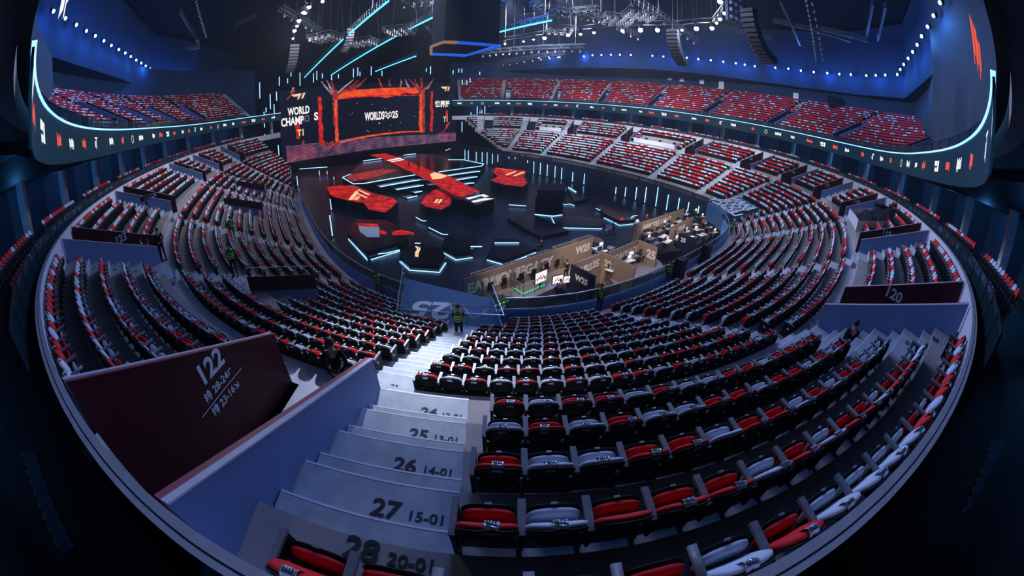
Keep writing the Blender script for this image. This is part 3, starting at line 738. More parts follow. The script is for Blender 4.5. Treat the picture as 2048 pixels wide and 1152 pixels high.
def merge(seats, name):
    Vs, Fs, Ms = [], [], []; b = 0
    for lod in (1, 2):
        V, F, Mi = TPL[lod]; g = [s for s in seats if s[3] == lod]
        if not g: continue
        P = np.array([s[0] for s in g]); A = np.array([s[1] for s in g]); C = np.array([1 if s[2] == 'red' else 2 for s in g])
        ca, sa = np.cos(A)[:, None], np.sin(A)[:, None]
        X = V[None, :, 0] * ca - V[None, :, 1] * sa + P[:, 0:1]; Y = V[None, :, 0] * sa + V[None, :, 1] * ca + P[:, 1:2]; Z = V[None, :, 2] + P[:, 2:3]
        Vs.append(np.stack([X, Y, Z], -1).reshape(-1, 3))
        Fs.append((F[None] + b + np.arange(len(g))[:, None, None] * len(V)).reshape(-1, 4)); b += len(g) * len(V)
        Ms.append(np.where(Mi[None] == 9, C[:, None], Mi[None]).reshape(-1))
    Vs, Fs, Ms = np.concatenate(Vs), np.concatenate(Fs), np.concatenate(Ms)
    me = bpy.data.meshes.new(name); me.vertices.add(len(Vs)); me.vertices.foreach_set('co', Vs.astype(np.float32).ravel())
    me.loops.add(Fs.size); me.loops.foreach_set('vertex_index', Fs.astype(np.int32).ravel())
    me.polygons.add(len(Fs)); me.polygons.foreach_set('loop_start', np.arange(0, Fs.size, 4, dtype=np.int32)); me.polygons.foreach_set('loop_total', np.full(len(Fs), 4, np.int32))
    for m in (M['black'], M['red'], M['pale'], M['arm']): me.materials.append(m)
    me.polygons.foreach_set('material_index', Ms.astype(np.int32)); me.update(calc_edges=True); me.validate()
    return link(name, me)
hs = set(HERO); rest = []
for k, s in enumerate(SEATS):
    if k in hs: continue
    rest.append((s[5], s[6], s[7], 1 if s[5].length < 30 else 2))
# rows of the upper deck
UV = [(11.6, 14.2), (35, 37), (52, 54), (70, 72), (88, 90), (106, 108), (122, 124), (138, 140), (-66, -63.5), (-82, -79.5), (-95, -93), (-107, -105), (-122, -120)]
def upper_ok(t, off, m):
    if t > 0 and t < 12 + max(0, off - 2) * 1.9: return False
    if t < 0 and t > -56 - max(0, off - 2) * 2.6: return False
    for a, b in UV:
        if a < t < b and m < 7: return False
        if (b < t < b + 1.3 if t > 0 else b < t < b + 1.3): return False
    return True
for m_ in range(14):
    off = 1.1 + .78 * m_; z = 2.0 + .475 * m_
    for (ta, tb) in ((-139, -55), (12, 153)):
        t = ta
        while t < tb:
            p = Vector(WR(t, off, z)); q = Vector(WR(t + .5, off, z)); dt = .53 * .5 / (q - p).length
            if upper_ok(t, off, m_):
                I, Tn = inward(t, off, WR); rest.append((p, math.atan2(I.y, I.x) - PI / 2, 'red' if random.random() < (.80 if t > 0 else .62) else 'pale', 2))
            t += dt
# two rows on the concourse, behind the parapet
for off, z in ((-1.15, -2.55), (-2.1, -2.1)):
    for (ta, tb) in ((-138, -46.5), (-16, 150)):
        t = ta; k = 0
        while t < tb:
            dt = .55 * deg_per_m(t, off); k += 1
            if k % 17 < 13:
                I, Tn = inward(t, off); rest.append((Vector(W(t, off, z)), math.atan2(I.y, I.x) - PI / 2, 'red' if random.random() < .6 else 'pale', 1 if abs(t) < 75 else 2))
            t += dt
o = merge(rest, 'stadium_seats')
tag(o, 'all the smaller rows of red and pale grey tip-up seats of both decks', 'seats', 'tip-up seats', 'stuff')
# packets on the remaining near seats
pv = []; pf = []
for k_, s in enumerate(SEATS):
    if k_ not in hs and s[5].length < 42 and random.random() < .8:
        c, q = s[5], s[6]
        for ring_ in ((-.05, .055, .845), (.05, .055, .845), (.05, .02, .897), (-.05, .02, .897), (-.05, -.040, .84), (.05, -.040, .84)):
            pv.append((c.x + ring_[0] * math.cos(q) - ring_[1] * math.sin(q), c.y + ring_[0] * math.sin(q) + ring_[1] * math.cos(q), c.z + ring_[2]))
        b = len(pv) - 6; pf += [(b, b + 1, b + 2, b + 3), (b + 3, b + 2, b + 5, b + 4)]
tag(MB().raw(pv, pf, M['foil']).build('foil_packets'), 'silver foil packets over the backs of the farther seats', 'packets', 'foil packets', 'stuff')
# ------------------------------------------------------------------ ribbon screen round the upper deck, upper deck, hall walls, roof
def ribbon():
    m = MB(); tr = MB(); ts = [-150 + .75 * i for i in range(int(306 / .75) + 1)]
    zb, zt = .68, 2.22
    for a, b in zip(ts, ts[1:]):
        if -41 < a < -24.5: continue                     # straight above the photographer, never in view
        th = .06 if -50 < a < -14 else .35
        m.quad([WR(a, 0, zb), WR(b, 0, zb), WR(b, 0, zt), WR(a, 0, zt)], M['ribbon'])
        m.quad([WR(a, 0, zb), WR(b, 0, zb), WR(b, th, zb), WR(a, th, zb)], M['dark'])
        m.quad([WR(a, 0, zt), WR(b, 0, zt), WR(b, th, zt), WR(a, th, zt)], M['dark'])
        m.quad([WR(a, th, zb), WR(b, th, zb), WR(b, th, zt), WR(a, th, zt)], M['ribbon' if th < .1 else 'navy'])
        tr.quad([WR(a, -.04, zt - .005), WR(b, -.04, zt - .005), WR(b, -.04, zt + .10), WR(a, -.04, zt + .10)], M['ledtrim'])
        tr.quad([WR(a, -.04, zt + .10), WR(b, -.04, zt + .10), WR(b, .08, zt + .10), WR(a, .08, zt + .10)], M['ledtrim'])
    root = m.build('ribbon_screen'); tr.build('light_line', root)
    # sponsor marks along the screen, each a short word or badge
    rnd = random.Random(5)
    words = ['w3', 'r3', 'wb', 'r4', 'w2', 'w4', 'wo', 'r1', 'w3', 'wt', 'r2']
    k = 0; t = -148.
    while t < 154:
        wd = words[k % len(words)]; k += 1; marks = MB()
        dm = 1 / (Vector(WR(t + .5, 0)) - Vector(WR(t - .5, 0))).length
        def cell(x0, x1, y0, y1, mm): marks.quad([WR(t + x0 * dm, -.012, y0), WR(t + x1 * dm, -.012, y0), WR(t + x1 * dm, -.012, y1), WR(t + x0 * dm, -.012, y1)], M[mm])
        col = 'rr' if wd[0] == 'r' else 'rw'; x = 0.
        if wd[1] == 'o': 
            for j in range(10):
                a0, a1 = 2 * PI * j / 10, 2 * PI * (j + 1) / 10
                marks.quad([WR(t + (.35 + .28 * math.cos(a)) * dm if 0 else t + .35 * dm + r_ * math.cos(a) * dm, -.012, 1.45 + r_ * math.sin(a)) for r_, a in ((.27, a0), (.33, a0), (.33, a1), (.27, a1))], M[col])
        elif wd[1] == 't':
            cell(0, .62, 1.72, 1.80, col); cell(.26, .36, 1.15, 1.72, col); cell(.45, .62, 1.25, 1.6, col)
        elif wd[1] == 'b':
            cell(0, .34, 1.2, 1.75, col); cell(.45, 1.15, 1.5, 1.75, col); cell(.45, 1.0, 1.2, 1.4, col)
        else:
            n = int(wd[1]) + 2
            for j in range(n):
                w_ = rnd.uniform(.12, .2); h_ = rnd.choice((.28, .34, .42)); cell(x, x + w_, 1.32, 1.32 + h_, col)
                if rnd.random() < .5: cell(x, x + w_ * .4, 1.22, 1.32, col)
                x += w_ + .05
        marks.build('sponsor_mark', root)
        t += dm * (2.9 if k % 4 else 4.0)
    tag(root, 'curved ribbon screen with small sponsor marks and a glowing blue upper edge', 'ribbon screen')
ribbon()
def upper_deck():
    m = MB()
    for n in range(15):
        o0, o1, z = .35 + .78 * n, .35 + .78 * (n + 1), 2.0 + .475 * n
        if n == 0: o0 = .35
        for t in range(-141, 154):
            if (t > 0 and t < 12 + max(0, o0 - 2) * 1.9) or (t < 0 and t > -56 - max(0, o0 - 2) * 2.6): 
                if not (n < 2): continue
            if n < 7 and any(a < t + .5 < b for a, b in UV): z_ = 2.0
            else: z_ = z
            m.quad([WR(t, o0, z_), WR(t + 1, o0, z_), WR(t + 1, o1, z_), WR(t, o1, z_)], M['concrete'])
            m.quad([WR(t, o0, z_ - .475), WR(t + 1, o0, z_ - .475), WR(t + 1, o0, z_), WR(t, o0, z_)], M['concrete'])
    tag(m.build('floor_upper_tiers'), kind='structure')
    for k, (a, b) in enumerate(UV):                     # tunnel walls of the upper deck
        for i, t in enumerate((a, b)):
            root = empty('upper_divider_wall', WR(t, 1.2, 2.0)); o = Vector(root.location); th = .12 / .8
            q = lambda off, z, dt=0: Vector(WR(t + dt, off, z)) - o
            for nm, d0, d1, mm in (('white_panel', 0, -th if i == 0 else th, 'white_bluelit'), ('maroon_panel', 0, th if i == 0 else -th, 'maroon')):
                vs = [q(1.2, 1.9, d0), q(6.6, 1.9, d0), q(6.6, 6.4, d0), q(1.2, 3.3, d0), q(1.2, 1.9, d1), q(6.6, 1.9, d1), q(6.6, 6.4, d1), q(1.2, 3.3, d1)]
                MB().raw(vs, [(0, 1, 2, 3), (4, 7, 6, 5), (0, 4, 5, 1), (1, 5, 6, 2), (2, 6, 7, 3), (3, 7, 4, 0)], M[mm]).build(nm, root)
            tag(root, 'pale divider wall beside a tunnel of the upper deck', 'divider wall', 'divider walls of the upper deck')
        m = MB(); m.quad([WR(a, 6.6, 2.0), WR(b, 6.6, 2.0), WR(b, 6.6, 5.6), WR(a, 6.6, 5.6)], M['white']); 
        tag(m.build('wall_upper_tunnel_%d' % k), kind='structure')
    # rail on the deck edge
    t = -138.; k = 0; first = None
    while t < 150:
        p = Vector(WR(t, .5, 2.05)); dt = 2.4 / (Vector(WR(t + 1, .5)) - Vector(WR(t, .5))).length; q = Vector(WR(t + dt, .5, 2.05))
        if first is None:
            first = root = empty('deck_rail_panel'); MB().box((1.2, 0, .55), (2.36, .012, .8), M['glass']).build('glass_pane', root)
            f = MB(); f.box((1.2, 0, 1.0), (2.4, .04, .04), M['navy']); f.box((0, 0, .5), (.05, .05, 1.0), M['navy']); f.build('frame', root)
        else:
            root = first.copy(); COL.objects.link(root)
            for c in first.children: e_ = c.copy(); COL.objects.link(e_); e_.parent = root
        root.location = p; root.rotation_euler = (0, 0, math.atan2(q.y - p.y, q.x - p.x)); t += dt
        tag(root, 'dark glass rail panel along the front edge of the upper deck', 'glass rail', 'glass rail panels of the upper deck')
upper_deck()
LB = [(106, 24), (130, 38), (152, 51), (172, 63), (190, 73), (207, 83), (222, 92), (237, 100), (250, 107), (261, 114), (272, 121), (282, 127), (291, 132.5), (300, 138), (308, 142.5), (315, 146.5), (332, 148), (347, 149), (361, 150), (375, 151), (388, 152),
      (1078, 116), (1098, 115), (1116, 115), (1168, 113), (1185, 111), (1203, 110.5), (1222, 110), (1240, 110), (1262, 110.5), (1305, 112), (1327, 113.5), (1350, 115), (1374, 116), (1397, 119), (1422, 121), (1447, 124), (1472, 127), (1490, 130), (1510, 133), (1551, 136), (1577, 138), (1602, 142), (1628, 145), (1655, 147), (1679, 149), (1702, 150), (1733, 152), (1752, 151.5), (1771, 151), (1795, 150), (1801, 140), (1808, 130), (1817, 118), (1826, 105), (1835, 91), (1844, 74), (1856, 55), (1868, 33), (1881, 7)]
LB += [(71, 57)]
ZL = 14.0
lamp_pts = [Vector(at(u, v, ZL)) for u, v in LB]
def blue_lamps():
    first = None; C0 = Vector((CX, CY, ZL))
    for k, p in enumerate(lamp_pts):
        out = (p - C0); out.z = 0; out.normalize()
        if first is None:
            first = root = empty('blue_floodlight')
            b = MB(); b.box((0, .18, .16), (.42, .30, .34), M['black']); b.box((0, .30, .45), (.06, .06, .45), M['black']); b.build('housing', root)
            MB().ball((0, -.05, .05), .17, M['lampb'], 10).build('lens', root)
        else:
            root = first.copy(); COL.objects.link(root)
            for c in first.children: e_ = c.copy(); COL.objects.link(e_); e_.parent = root
        root.location = p; root.rotation_euler = (0, 0, math.atan2(out.y, out.x) - PI / 2)
        tag(root, 'small blue floodlight in the line of lights under the roof edge', 'floodlight', 'blue floodlights round the roof edge')
        if k % 2 == 0:
            l = bpy.data.lights.new('blue_floodlight_beam', 'POINT'); l.energy = 420; l.color = (.04, .24, 1.0); l.shadow_soft_size = .3
            o = bpy.data.objects.new('blue_floodlight_beam', l); COL.objects.link(o); o.location = p - out * .5 + Vector((0, 0, -.2))
blue_lamps()
def hall():
    C0 = Vector((CX, CY, 0))
    # the roof edge: a band of wall that runs straight from corner to corner behind the lights
    def band(idx, name):
        m = MB(); pts = [lamp_pts[i] for i in idx]
        o = []
        for p in pts:
            d = p - C0; d.z = 0; d.normalize(); o.append(p + d * 1.5)
        a, b = o[0] + (o[0] - o[1]).normalized() * 30, o[-1] + (o[-1] - o[-2]).normalized() * 30
        o = ([a] if name != 'wall_roof_edge_far' else [a]) + o + [b]
        for p, q in zip(o, o[1:]):
            m.quad([(p.x, p.y, 11.2), (q.x, q.y, 11.2), (q.x, q.y, 22), (p.x, p.y, 22)], M['hall'])
            dp = (p - C0); dp.z = 0; dp.normalize(); dq = (q - C0); dq.z = 0; dq.normalize(); P_ = p + dp * 9; Q_ = q + dq * 9
            m.quad([(p.x, p.y, 11.2), (q.x, q.y, 11.2), (Q_.x, Q_.y, 10.6), (P_.x, P_.y, 10.6)], M['hall'])
        tag(m.build(name), kind='structure')
    band([0, 4, 8, 12, 15, 20], 'wall_roof_edge_left')
    band([21, 29, 38, 42, 46, 50, 53, 57, 59], 'wall_roof_edge_right')
    m = MB()
    for t in range(-150, 156, 2):
        m.quad([WR(t, 12.2, 1.0), WR(t + 2, 12.2, 1.0), WR(t + 2, 12.2, 14), WR(t, 12.2, 14)], M['hall'])
    tag(m.build('wall_hall'), kind='structure')
    # plain wall where the upper seats stop on the near side
    m = MB()
    for t in range(-56, 12, 2): m.quad([WR(t, 3.4, 2.0), WR(t + 2, 3.4, 2.0), WR(t + 2, 3.4, 20), WR(t, 3.4, 20)], M['deck'])
    for (ta, oa), (tb, ob) in zip([(12, 3.4), (16, 5), (21, 7), (29, 11), (31, 12.2)], [(16, 5), (21, 7), (29, 11), (31, 12.2)]):
        m.quad([WR(ta, oa, 2.0), WR(tb, ob, 2.0), WR(tb, ob, 20), WR(ta, oa, 20)], M['deck'])
    for (ta, oa), (tb, ob) in zip([(-56, 3.4), (-64, 5), (-73, 7), (-82, 11), (-86, 12.2)], [(-64, 5), (-73, 7), (-82, 11), (-86, 12.2)]):
        m.quad([WR(ta, oa, 2.0), WR(tb, ob, 2.0), WR(tb, ob, 9.5), WR(ta, oa, 9.5)], M['deck'])
    tag(m.build('wall_upper_near'), kind='structure')
    m = MB(); m.quad([(-150, -30, 23), (110, -30, 23), (110, 190, 23), (-150, 190, 23)], M['roof']); tag(m.build('ceiling'), kind='structure')
    m = MB()                                            # end of the hall, behind the stage
    for a, b in (((-140, 60), (-100, 140)), ((-100, 140), (-50, 185)), ((-50, 185), (40, 160)), ((40, 160), (75, 110))):
        m.quad([(a[0], a[1], -14), (b[0], b[1], -14), (b[0], b[1], 23), (a[0], a[1], 23)], M['hall'])
    tag(m.build('wall_stage_end'), kind='structure')
hall()
def columns():
    first = None
    for t in [-150.2 + 9.6 * i for i in range(33)]:
        if -44 < t < -20: continue
        if t > 150: continue
        p = Vector(W(t, -4.2, -2.95)); I, Tn = inward(t, -4.2)
        if first is None:
            first = root = empty('column'); MB().box((0, 0, 2.05), (.55, .55, 4.1), M['white']).build('shaft', root); MB().box((0, 0, .08), (.65, .65, .16), M['grey']).build('base_block', root)
        else:
            root = first.copy(); COL.objects.link(root)
            for c in first.children: e_ = c.copy(); COL.objects.link(e_); e_.parent = root
        root.location = p; root.rotation_euler = (0, 0, math.atan2(I.y, I.x))
        tag(root, 'square pale column on the concourse under the upper deck', 'column', 'columns of the concourse')
columns()
for t in range(-140, 150, 9):
    if -50 < t < -14: continue
    l = bpy.data.lights.new('concourse_downlight', 'POINT'); l.energy = 130; l.color = (.06, .34, 1.0); l.shadow_soft_size = .3
    o = bpy.data.objects.new('concourse_downlight', l); COL.objects.link(o); o.location = W(t, -6.2, .3)
def parapet_glass():
    t = -138.; first = None
    while t < 148:
        dt = 1.7 * deg_per_m(t, -.35)
        if -40 < t < -24: t += dt; continue
        p = Vector(W(t, -.38, -2.9)); q = Vector(W(t + dt, -.38, -2.9))
        if first is None:
            first = root = empty('concourse_rail_panel'); MB().box((.85, 0, .80), (1.66, .012, 1.35), M['glass']).build('glass_pane', root)
            f = MB(); f.box((.85, 0, 1.52), (1.7, .05, .04), M['dark']); f.box((0, 0, .76), (.05, .06, 1.52), M['dark']); f.build('frame', root)
        else:
            root = first.copy(); COL.objects.link(root)
            for c in first.children: e_ = c.copy(); COL.objects.link(e_); e_.parent = root
        root.location = p; root.rotation_euler = (0, 0, math.atan2(q.y - p.y, q.x - p.x)); t += dt
        tag(root, 'dark framed glass rail panel behind the parapet of the lower bowl', 'glass rail', 'glass rail panels of the concourse')
    m = MB()                                            # platforms for the two rows of concourse seats
    for (ta, tb) in ((-138, -46), (-17, 150)):
        for t in range(ta, tb):
            for d0, d1, z in ((-.75, -1.65, -2.55), (-1.65, -2.7, -2.1)):
                m.quad([W(t, d0, z), W(t + 1, d0, z), W(t + 1, d1, z), W(t, d1, z)], M['dark']); m.quad([W(t, d0, z - .45), W(t + 1, d0, z - .45), W(t + 1, d0, z), W(t, d0, z)], M['dark'])
    tag(m.build('floor_concourse_steps'), kind='structure')
parapet_glass()

# ------------------------------------------------------------------ the stage screen
def screen():
    SL = Vector(atd(567, 332, 105)); SRt = Vector(atd(912, 280, 124)); SL.z = SRt.z = 0
    zb, zt = -11.1, 8.9
    root = empty('stage_screen', (SL.x, SL.y, zb)); ux = (SRt - SL); Wd = ux.length; ux.normalize(); nrm = Vector((ux.y, -ux.x, 0)); H = zt - zb
    root.rotation_euler = (0, 0, math.atan2(ux.y, ux.x))
    # local frame: x along the screen, -y towards the hall, z up. s, t run 0..1 over the screen
    XL, XR = 112, 1905
    def st(x, y):                                       # a spot on the enlarged view of the screen -> s, t
        s = (x - XL) / (XR - XL); yt = 240 - 118 * s; yb = 985 - 255 * s * (1.0) ; return s, (yb - y) / (yb - yt)
    depth = [0.]
    def L(s, t, o=0.): return (s * Wd, -o, t * H)
    MB().box((Wd / 2, .5, H / 2), (Wd, 1.0, H), M['scr']).build('screen_body', root)
    def poly(name, pts, m, o=.03, th=.02):
        b = MB(); P = [st(*p) for p in pts]; n = len(P)
        vs = [L(s, t, o) for s, t in P] + [L(s, t, o + th) for s, t in P]
        b.raw(vs, [tuple(range(n)), tuple(range(n, 2 * n))[::-1]] + [(i, (i + 1) % n, n + (i + 1) % n, n + i) for i in range(n)], m); return b.build(name, root)
    rd = random.Random(4)
    # glowing sky band and its ragged lower edge, over the inner screen
    top = [(650, 285), (760, 255), (900, 245), (1100, 228), (1300, 212), (1470, 205)]
    bot = [(1470, 262), (1420, 275), (1330, 268), (1230, 300), (1120, 330), (1040, 318), (930, 322), (800, 330), (700, 345), (640, 350)]
    poly('orange_sky', top + bot, M['scrorange'])
    poly('glow_edge', [(655, 772), (900, 722), (1100, 690), (1300, 665), (1480, 655), (1480, 664), (1300, 680), (1100, 708), (900, 742), (660, 795)], M['scrorange'])
    for k in range(10):
        x = 700 + k * 80; poly('sky_streak', [(x, 330 - k * 5), (x + 60, 322 - k * 5), (x + 130, 330 - k * 6), (x + 60, 338 - k * 5)], M['scrred'], .05)
    def trunk(name, pts, m, jag=10, o=.06):
        P = []; Lf = [(x - w_ / 2 + rd.uniform(-jag, jag) * .5, y) for x, y, w_ in pts]; R = [(x + w_ / 2 + rd.uniform(-jag, jag) * .5, y) for x, y, w_ in pts]
        poly(name, Lf + R[::-1], m, o)
    def spread(x0, y0, y1, w0, w1, n=16): return [(x0 + rd.uniform(-4, 4), y0 + (y1 - y0) * i / n, w0 + (w1 - w0) * (i / n)) for i in range(n + 1)]
    trunk('tree_trunk', spread(612, 250, 800, 62, 70), M['bark'], 14)
    trunk('tree_glow', spread(628, 350, 790, 18, 34), M['scrorange'], 12, .09)
    trunk('tree_shadow', spread(575, 300, 800, 40, 70), M['scr'], 12, .10)
    trunk('pillar_glow', spread(478, 320, 810, 30, 46), M['scrred'], 14)
    trunk('tree_trunk', spread(1505, 230, 670, 60, 56), M['bark'], 12)
    trunk('tree_glow', spread(1487, 260, 665, 24, 34), M['scrorange'], 10, .09)
    trunk('pillar_glow', spread(1612, 235, 655, 26, 34), M['scrred'], 12)
    def branch(pts, w0, m=M['bark']):
        b = MB(); P = [L(*st(x, y), .12) for x, y in pts]; b.tube(P, [w0 * (1 - i / len(P)) + .05 for i in range(len(P))], m, 5); b.build('branch', root)
    pale = mat('screen_bark_light', (.55, .50, .62), emit=(1, 0, 0), es=.8, col2=(.30, .04, .06), nscale=.9)
    for pts in ([(600, 300), (560, 250), (520, 200), (495, 160)], [(600, 280), (575, 220), (560, 180), (545, 150)], [(610, 270), (600, 200), (590, 170), (606, 140)], [(640, 290), (700, 230), (760, 180), (800, 145)], [(640, 300), (720, 250), (800, 200), (845, 150)], [(700, 270), (800, 230), (870, 180), (925, 130)], [(760, 260), (840, 220), (900, 160)],
                [(1470, 240), (1430, 190), (1390, 150), (1360, 120)], [(1480, 220), (1440, 170), (1420, 120)], [(1500, 210), (1500, 160), (1490, 110), (1510, 95)], [(1500, 230), (1560, 190), (1600, 150), (1635, 95)], [(1520, 220), (1570, 200), (1610, 130)],
                [(1085, 222), (1065, 190), (1055, 160), (1040, 130)], [(1165, 205), (1150, 170), (1160, 135)], [(1265, 205), (1280, 160), (1268, 130)], [(1360, 215), (1335, 170), (1320, 130)],
                [(590, 780), (540, 810), (480, 845)], [(600, 790), (570, 830), (530, 860)], [(610, 790), (600, 830), (595, 870)], [(630, 790), (660, 820), (680, 830)], [(320, 760), (300, 800), (280, 835)], [(1820, 540), (1790, 600), (1740, 650)], [(1790, 560), (1780, 600), (1750, 640)], [(240, 210), (230, 235), (215, 265)], [(250, 240), (240, 260), (180, 330)]):
        branch(pts, .30, pale if pts[0][1] < 330 and rd.random() < .6 else M['bark'])
    # the printed steps across the foot of the screen
    for k in range(13):
        f = k / 12; y0 = 812 + 175 * f; y1 = 655 + 90 * f
        poly('step_line', [(150, y0), (1900, y1), (1900, y1 + 5), (150, y0 + 7)], M['scrsteps'], .05)
    poly('red_haze', [(150, 850), (380, 815), (430, 870), (420, 960), (240, 985), (150, 985)], mat('screen_red_haze', (.42, .01, .03), emit=(1, 0, 0), es=.8, col2=(.02, .01, .03), nscale=1.3), .04)
    poly('red_haze', [(1690, 655), (1900, 640), (1900, 738), (1700, 745)], mat('screen_red_haze', (.30, .02, .06), emit=(1, 0, 0), es=.8, col2=(.03, .02, .06), nscale=1.3), .04)
    poly('red_trace', [(245, 590), (285, 590), (280, 740), (255, 740)], M['scrred'], .04)
    poly('red_trace', [(1780, 420), (1800, 420), (1803, 480), (1775, 480)], M['scrred'], .04)
    for x, y, r in ((1048, 592, 8), (830, 388, 4), (978, 398, 4), (1108, 440, 4), (1265, 578, 4), (925, 668, 4), (1150, 663, 3), (1418, 507, 4), (785, 490, 3), (1170, 610, 3), (940, 682, 3), (762, 508, 3)):
        poly('spark', [(x - r, y), (x, y - r), (x + r, y), (x, y + r)], M['scrw'], .05)
    def logo(x, y, k):                                  # the gold T1 wing
        poly('gold_mark', [(x, y), (x + 100 * k, y - 12 * k), (x + 72 * k, y + 50 * k), (x + 56 * k, y + 50 * k), (x + 70 * k, y + 18 * k), (x + 30 * k, y + 22 * k)], M['scrgold'])
        poly('gold_mark', [(x + 112 * k, y - 14 * k), (x + 135 * k, y - 17 * k), (x + 112 * k, y + 42 * k), (x + 94 * k, y + 44 * k)], M['scrgold'])
    logo(215, 285, 1.); logo(1715, 178, .84)
    bpy.context.view_layer.update()
    def word(s_, x, y, hpx, m, wpx, nm='screen_word', bold=.035):
        s, t = st(x, y); p = root.matrix_world @ Vector(L(s, t, .06)); sz = hpx / 740 * H / .72
        o = text(s_, tuple(p), ux, Vector((0, 0, 1)), sz, m, nm, root, bold=bold, ext=.01)
        wnow = o.dimensions.x; want = wpx / (XR - XL) * Wd
        if wnow > 1e-3: o.matrix_world = o.matrix_world @ Matrix.Diagonal((want / wnow, 1, 1, 1))
    word('WORLD', 284, 455, 78, M['scrw'], 200); word('CHAMP', 222, 560, 82, M['scrw'], 208); word('IO', 350, 540, 70, M['scrg'], 56); word('S', 441, 520, 80, M['scrw'], 38); word('T1', 296, 680, 66, M['scrgold'], 58)
    word('世界冠军', 1772, 358, 62, M['scrw'], 246); word('T1', 1778, 515, 66, M['scrgold'], 50)
    word('WORLDS', 1002, 522, 88, M['scrw'], 196); word('25', 1212, 500, 78, M['scrw'], 60)
    e = MB()
    for s in (-1, 1):
        for pts in ([(0, 55), (12, 30), (34, 22), (30, 10)], [(0, 45), (20, 10), (8, -10), (30, -35)], [(34, 22), (36, -30), (22, -45), (8, -20)]):
            e.tube([L(*st(1138 + s * x, 502 + y * .75), .07) for x, y in pts], .09, M['scrw'], 4)
    e.tube([L(*st(1138 + 12 * math.cos(a), 500 + 12 * math.sin(a)), .07) for a in [k * PI / 4 for k in range(9)]], .09, M['scrw'], 4)
    e.build('screen_emblem', root)
    b = MB(); b.box((Wd / 2, .2, -1.2), (Wd, 2.0, 2.4), M['stage']); b.build('screen_plinth', root)
    tag(root, 'huge stage screen showing glowing red trees, WORLDS 25 and champions lettering', 'screen')
screen()
# ------------------------------------------------------------------ stage: runway, platforms, steps, light lines
def c2(x, y): return (580 + x * 300 / 2033, 290 + y * 170 / 1152)
def c3(x, y): return (860 + x * 320 / 2048, 290 + y * 180 / 1152)
def c4(x, y): return (640 + x * 300 / 2033, 430 + y * 170 / 1152)
def c5(x, y): return (900 + x * 380 / 2048, 430 + y * 210 / 1132)
def c6(x, y): return (1180 + x * 340 / 1958, 400 + y * 200 / 1152)
def platform(label, poly, zb, zt, leds=(), tops=(), name='stage_platform', zp=None, m='stage'):
    """poly: outline in the photograph at level zp; leds: runs of light line; tops: video or print on the deck"""
    zp = zb if zp is None else zp
    P = [Vector(at(u, v, zp)) for u, v in poly]; c = sum(P, Vector()) / len(P); c.z = zb
    root = empty(name, c)
    MB().prism([(p.x - c.x, p.y - c.y) for p in P], 0, zt - zb, M[m]).build('deck', root)
    for run in leds:
        pts, zl = run[0], (run[1] if len(run) > 1 else zb + .05); b = MB()
        Q = [Vector(at(u, v, zl)) - c for u, v in pts]; b.tube([tuple(q) for q in Q], .05 if (Q[0] + c).length < 55 else .08, M['led'], 5); b.build('light_line', root)
    for k, (pts, mm) in enumerate(tops):
        Q = [Vector(at(u, v, zt + .02)) - c for u, v in pts]; b = MB(); n = len(Q)
        vs = [(q.x, q.y, zt - zb + .004 * (k + 1)) for q in Q] + [(q.x, q.y, zt - zb + .012 + .006 * (k + 1)) for q in Q]
        b.raw(vs, [tuple(range(n))[::-1], tuple(range(n, 2 * n))] + [(i, (i + 1) % n, n + (i + 1) % n, n + i) for i in range(n)], M[mm]); b.build('floor_screen' if mm != 'printwhite' else 'floor_print', root)
    return tag(root, label, 'stage platform')
ZS, ZP = Z_STAGE, Z_PIT
platform('long red runway screen leading from the big screen into the stage floor', [c2(1070, 135), c2(1260, 190), c2(1700, 400), c3(0, 470), c3(340, 660), c3(600, 770), c3(820, 690), c3(640, 620), c3(400, 480), c3(210, 385), c2(1890, 330), c2(1560, 195), c2(1290, 110)], ZP, ZS + .15, [],
         [([c2(1075, 135), c2(1262, 188), c2(1700, 395), c3(0, 465), c3(340, 655), c3(420, 660), c3(640, 600), c3(400, 475), c3(210, 380), c2(1885, 335), c2(1555, 200), c2(1290, 112)], 'stagered'),
          ([c2(1310, 208), c2(1470, 172), c2(1520, 180), c2(1500, 190), c2(1350, 215)], 'scrw'), ([c2(1360, 226), c2(1530, 192), c2(1555, 200), c2(1385, 232)], 'scrw'),
          ([c3(455, 680), c3(690, 630), c3(755, 658), c3(700, 668), c3(650, 650), c3(500, 697)], 'scrw'), ([c3(530, 720), c3(700, 680), c3(820, 686), c3(560, 736)], 'scrw'),
          ([c3(0, 375), c3(60, 350), c3(230, 395), c3(150, 430), c3(30, 440)], 'scrgold')], 'stage_runway', ZS + .15)
platform('wide black upper stage edged with pale blue light lines under the screen', [c2(820, 395), c2(710, 440), c2(855, 525), c2(1010, 520), c2(1720, 400), c3(110, 345), c3(660, 270), c3(690, 245), c3(430, 190), c3(230, 190), c3(100, 130), c2(1700, 118), c2(1000, 215), c2(860, 330)], ZP, ZS, [([c2(820, 395), c2(710, 440), c2(855, 525), c2(1010, 520), c2(1720, 400)], ZS), ([c3(110, 345), c3(660, 270), c3(690, 245), c3(430, 190), c3(230, 190)], ZS), ([c2(990, 215), c2(1240, 182)], ZS + .3), ([c2(1540, 138), c2(1705, 118)], ZS + .3), ([c3(200, 70), c3(320, 22), c3(350, 22)], ZS + .2), ([c2(130, 325), c2(505, 298)], ZS)],
         [([c2(830, 400), c2(760, 450), c2(850, 490), c2(1100, 450), c2(1470, 340), c2(1250, 325)], 'bark')], 'upper_stage', ZS)
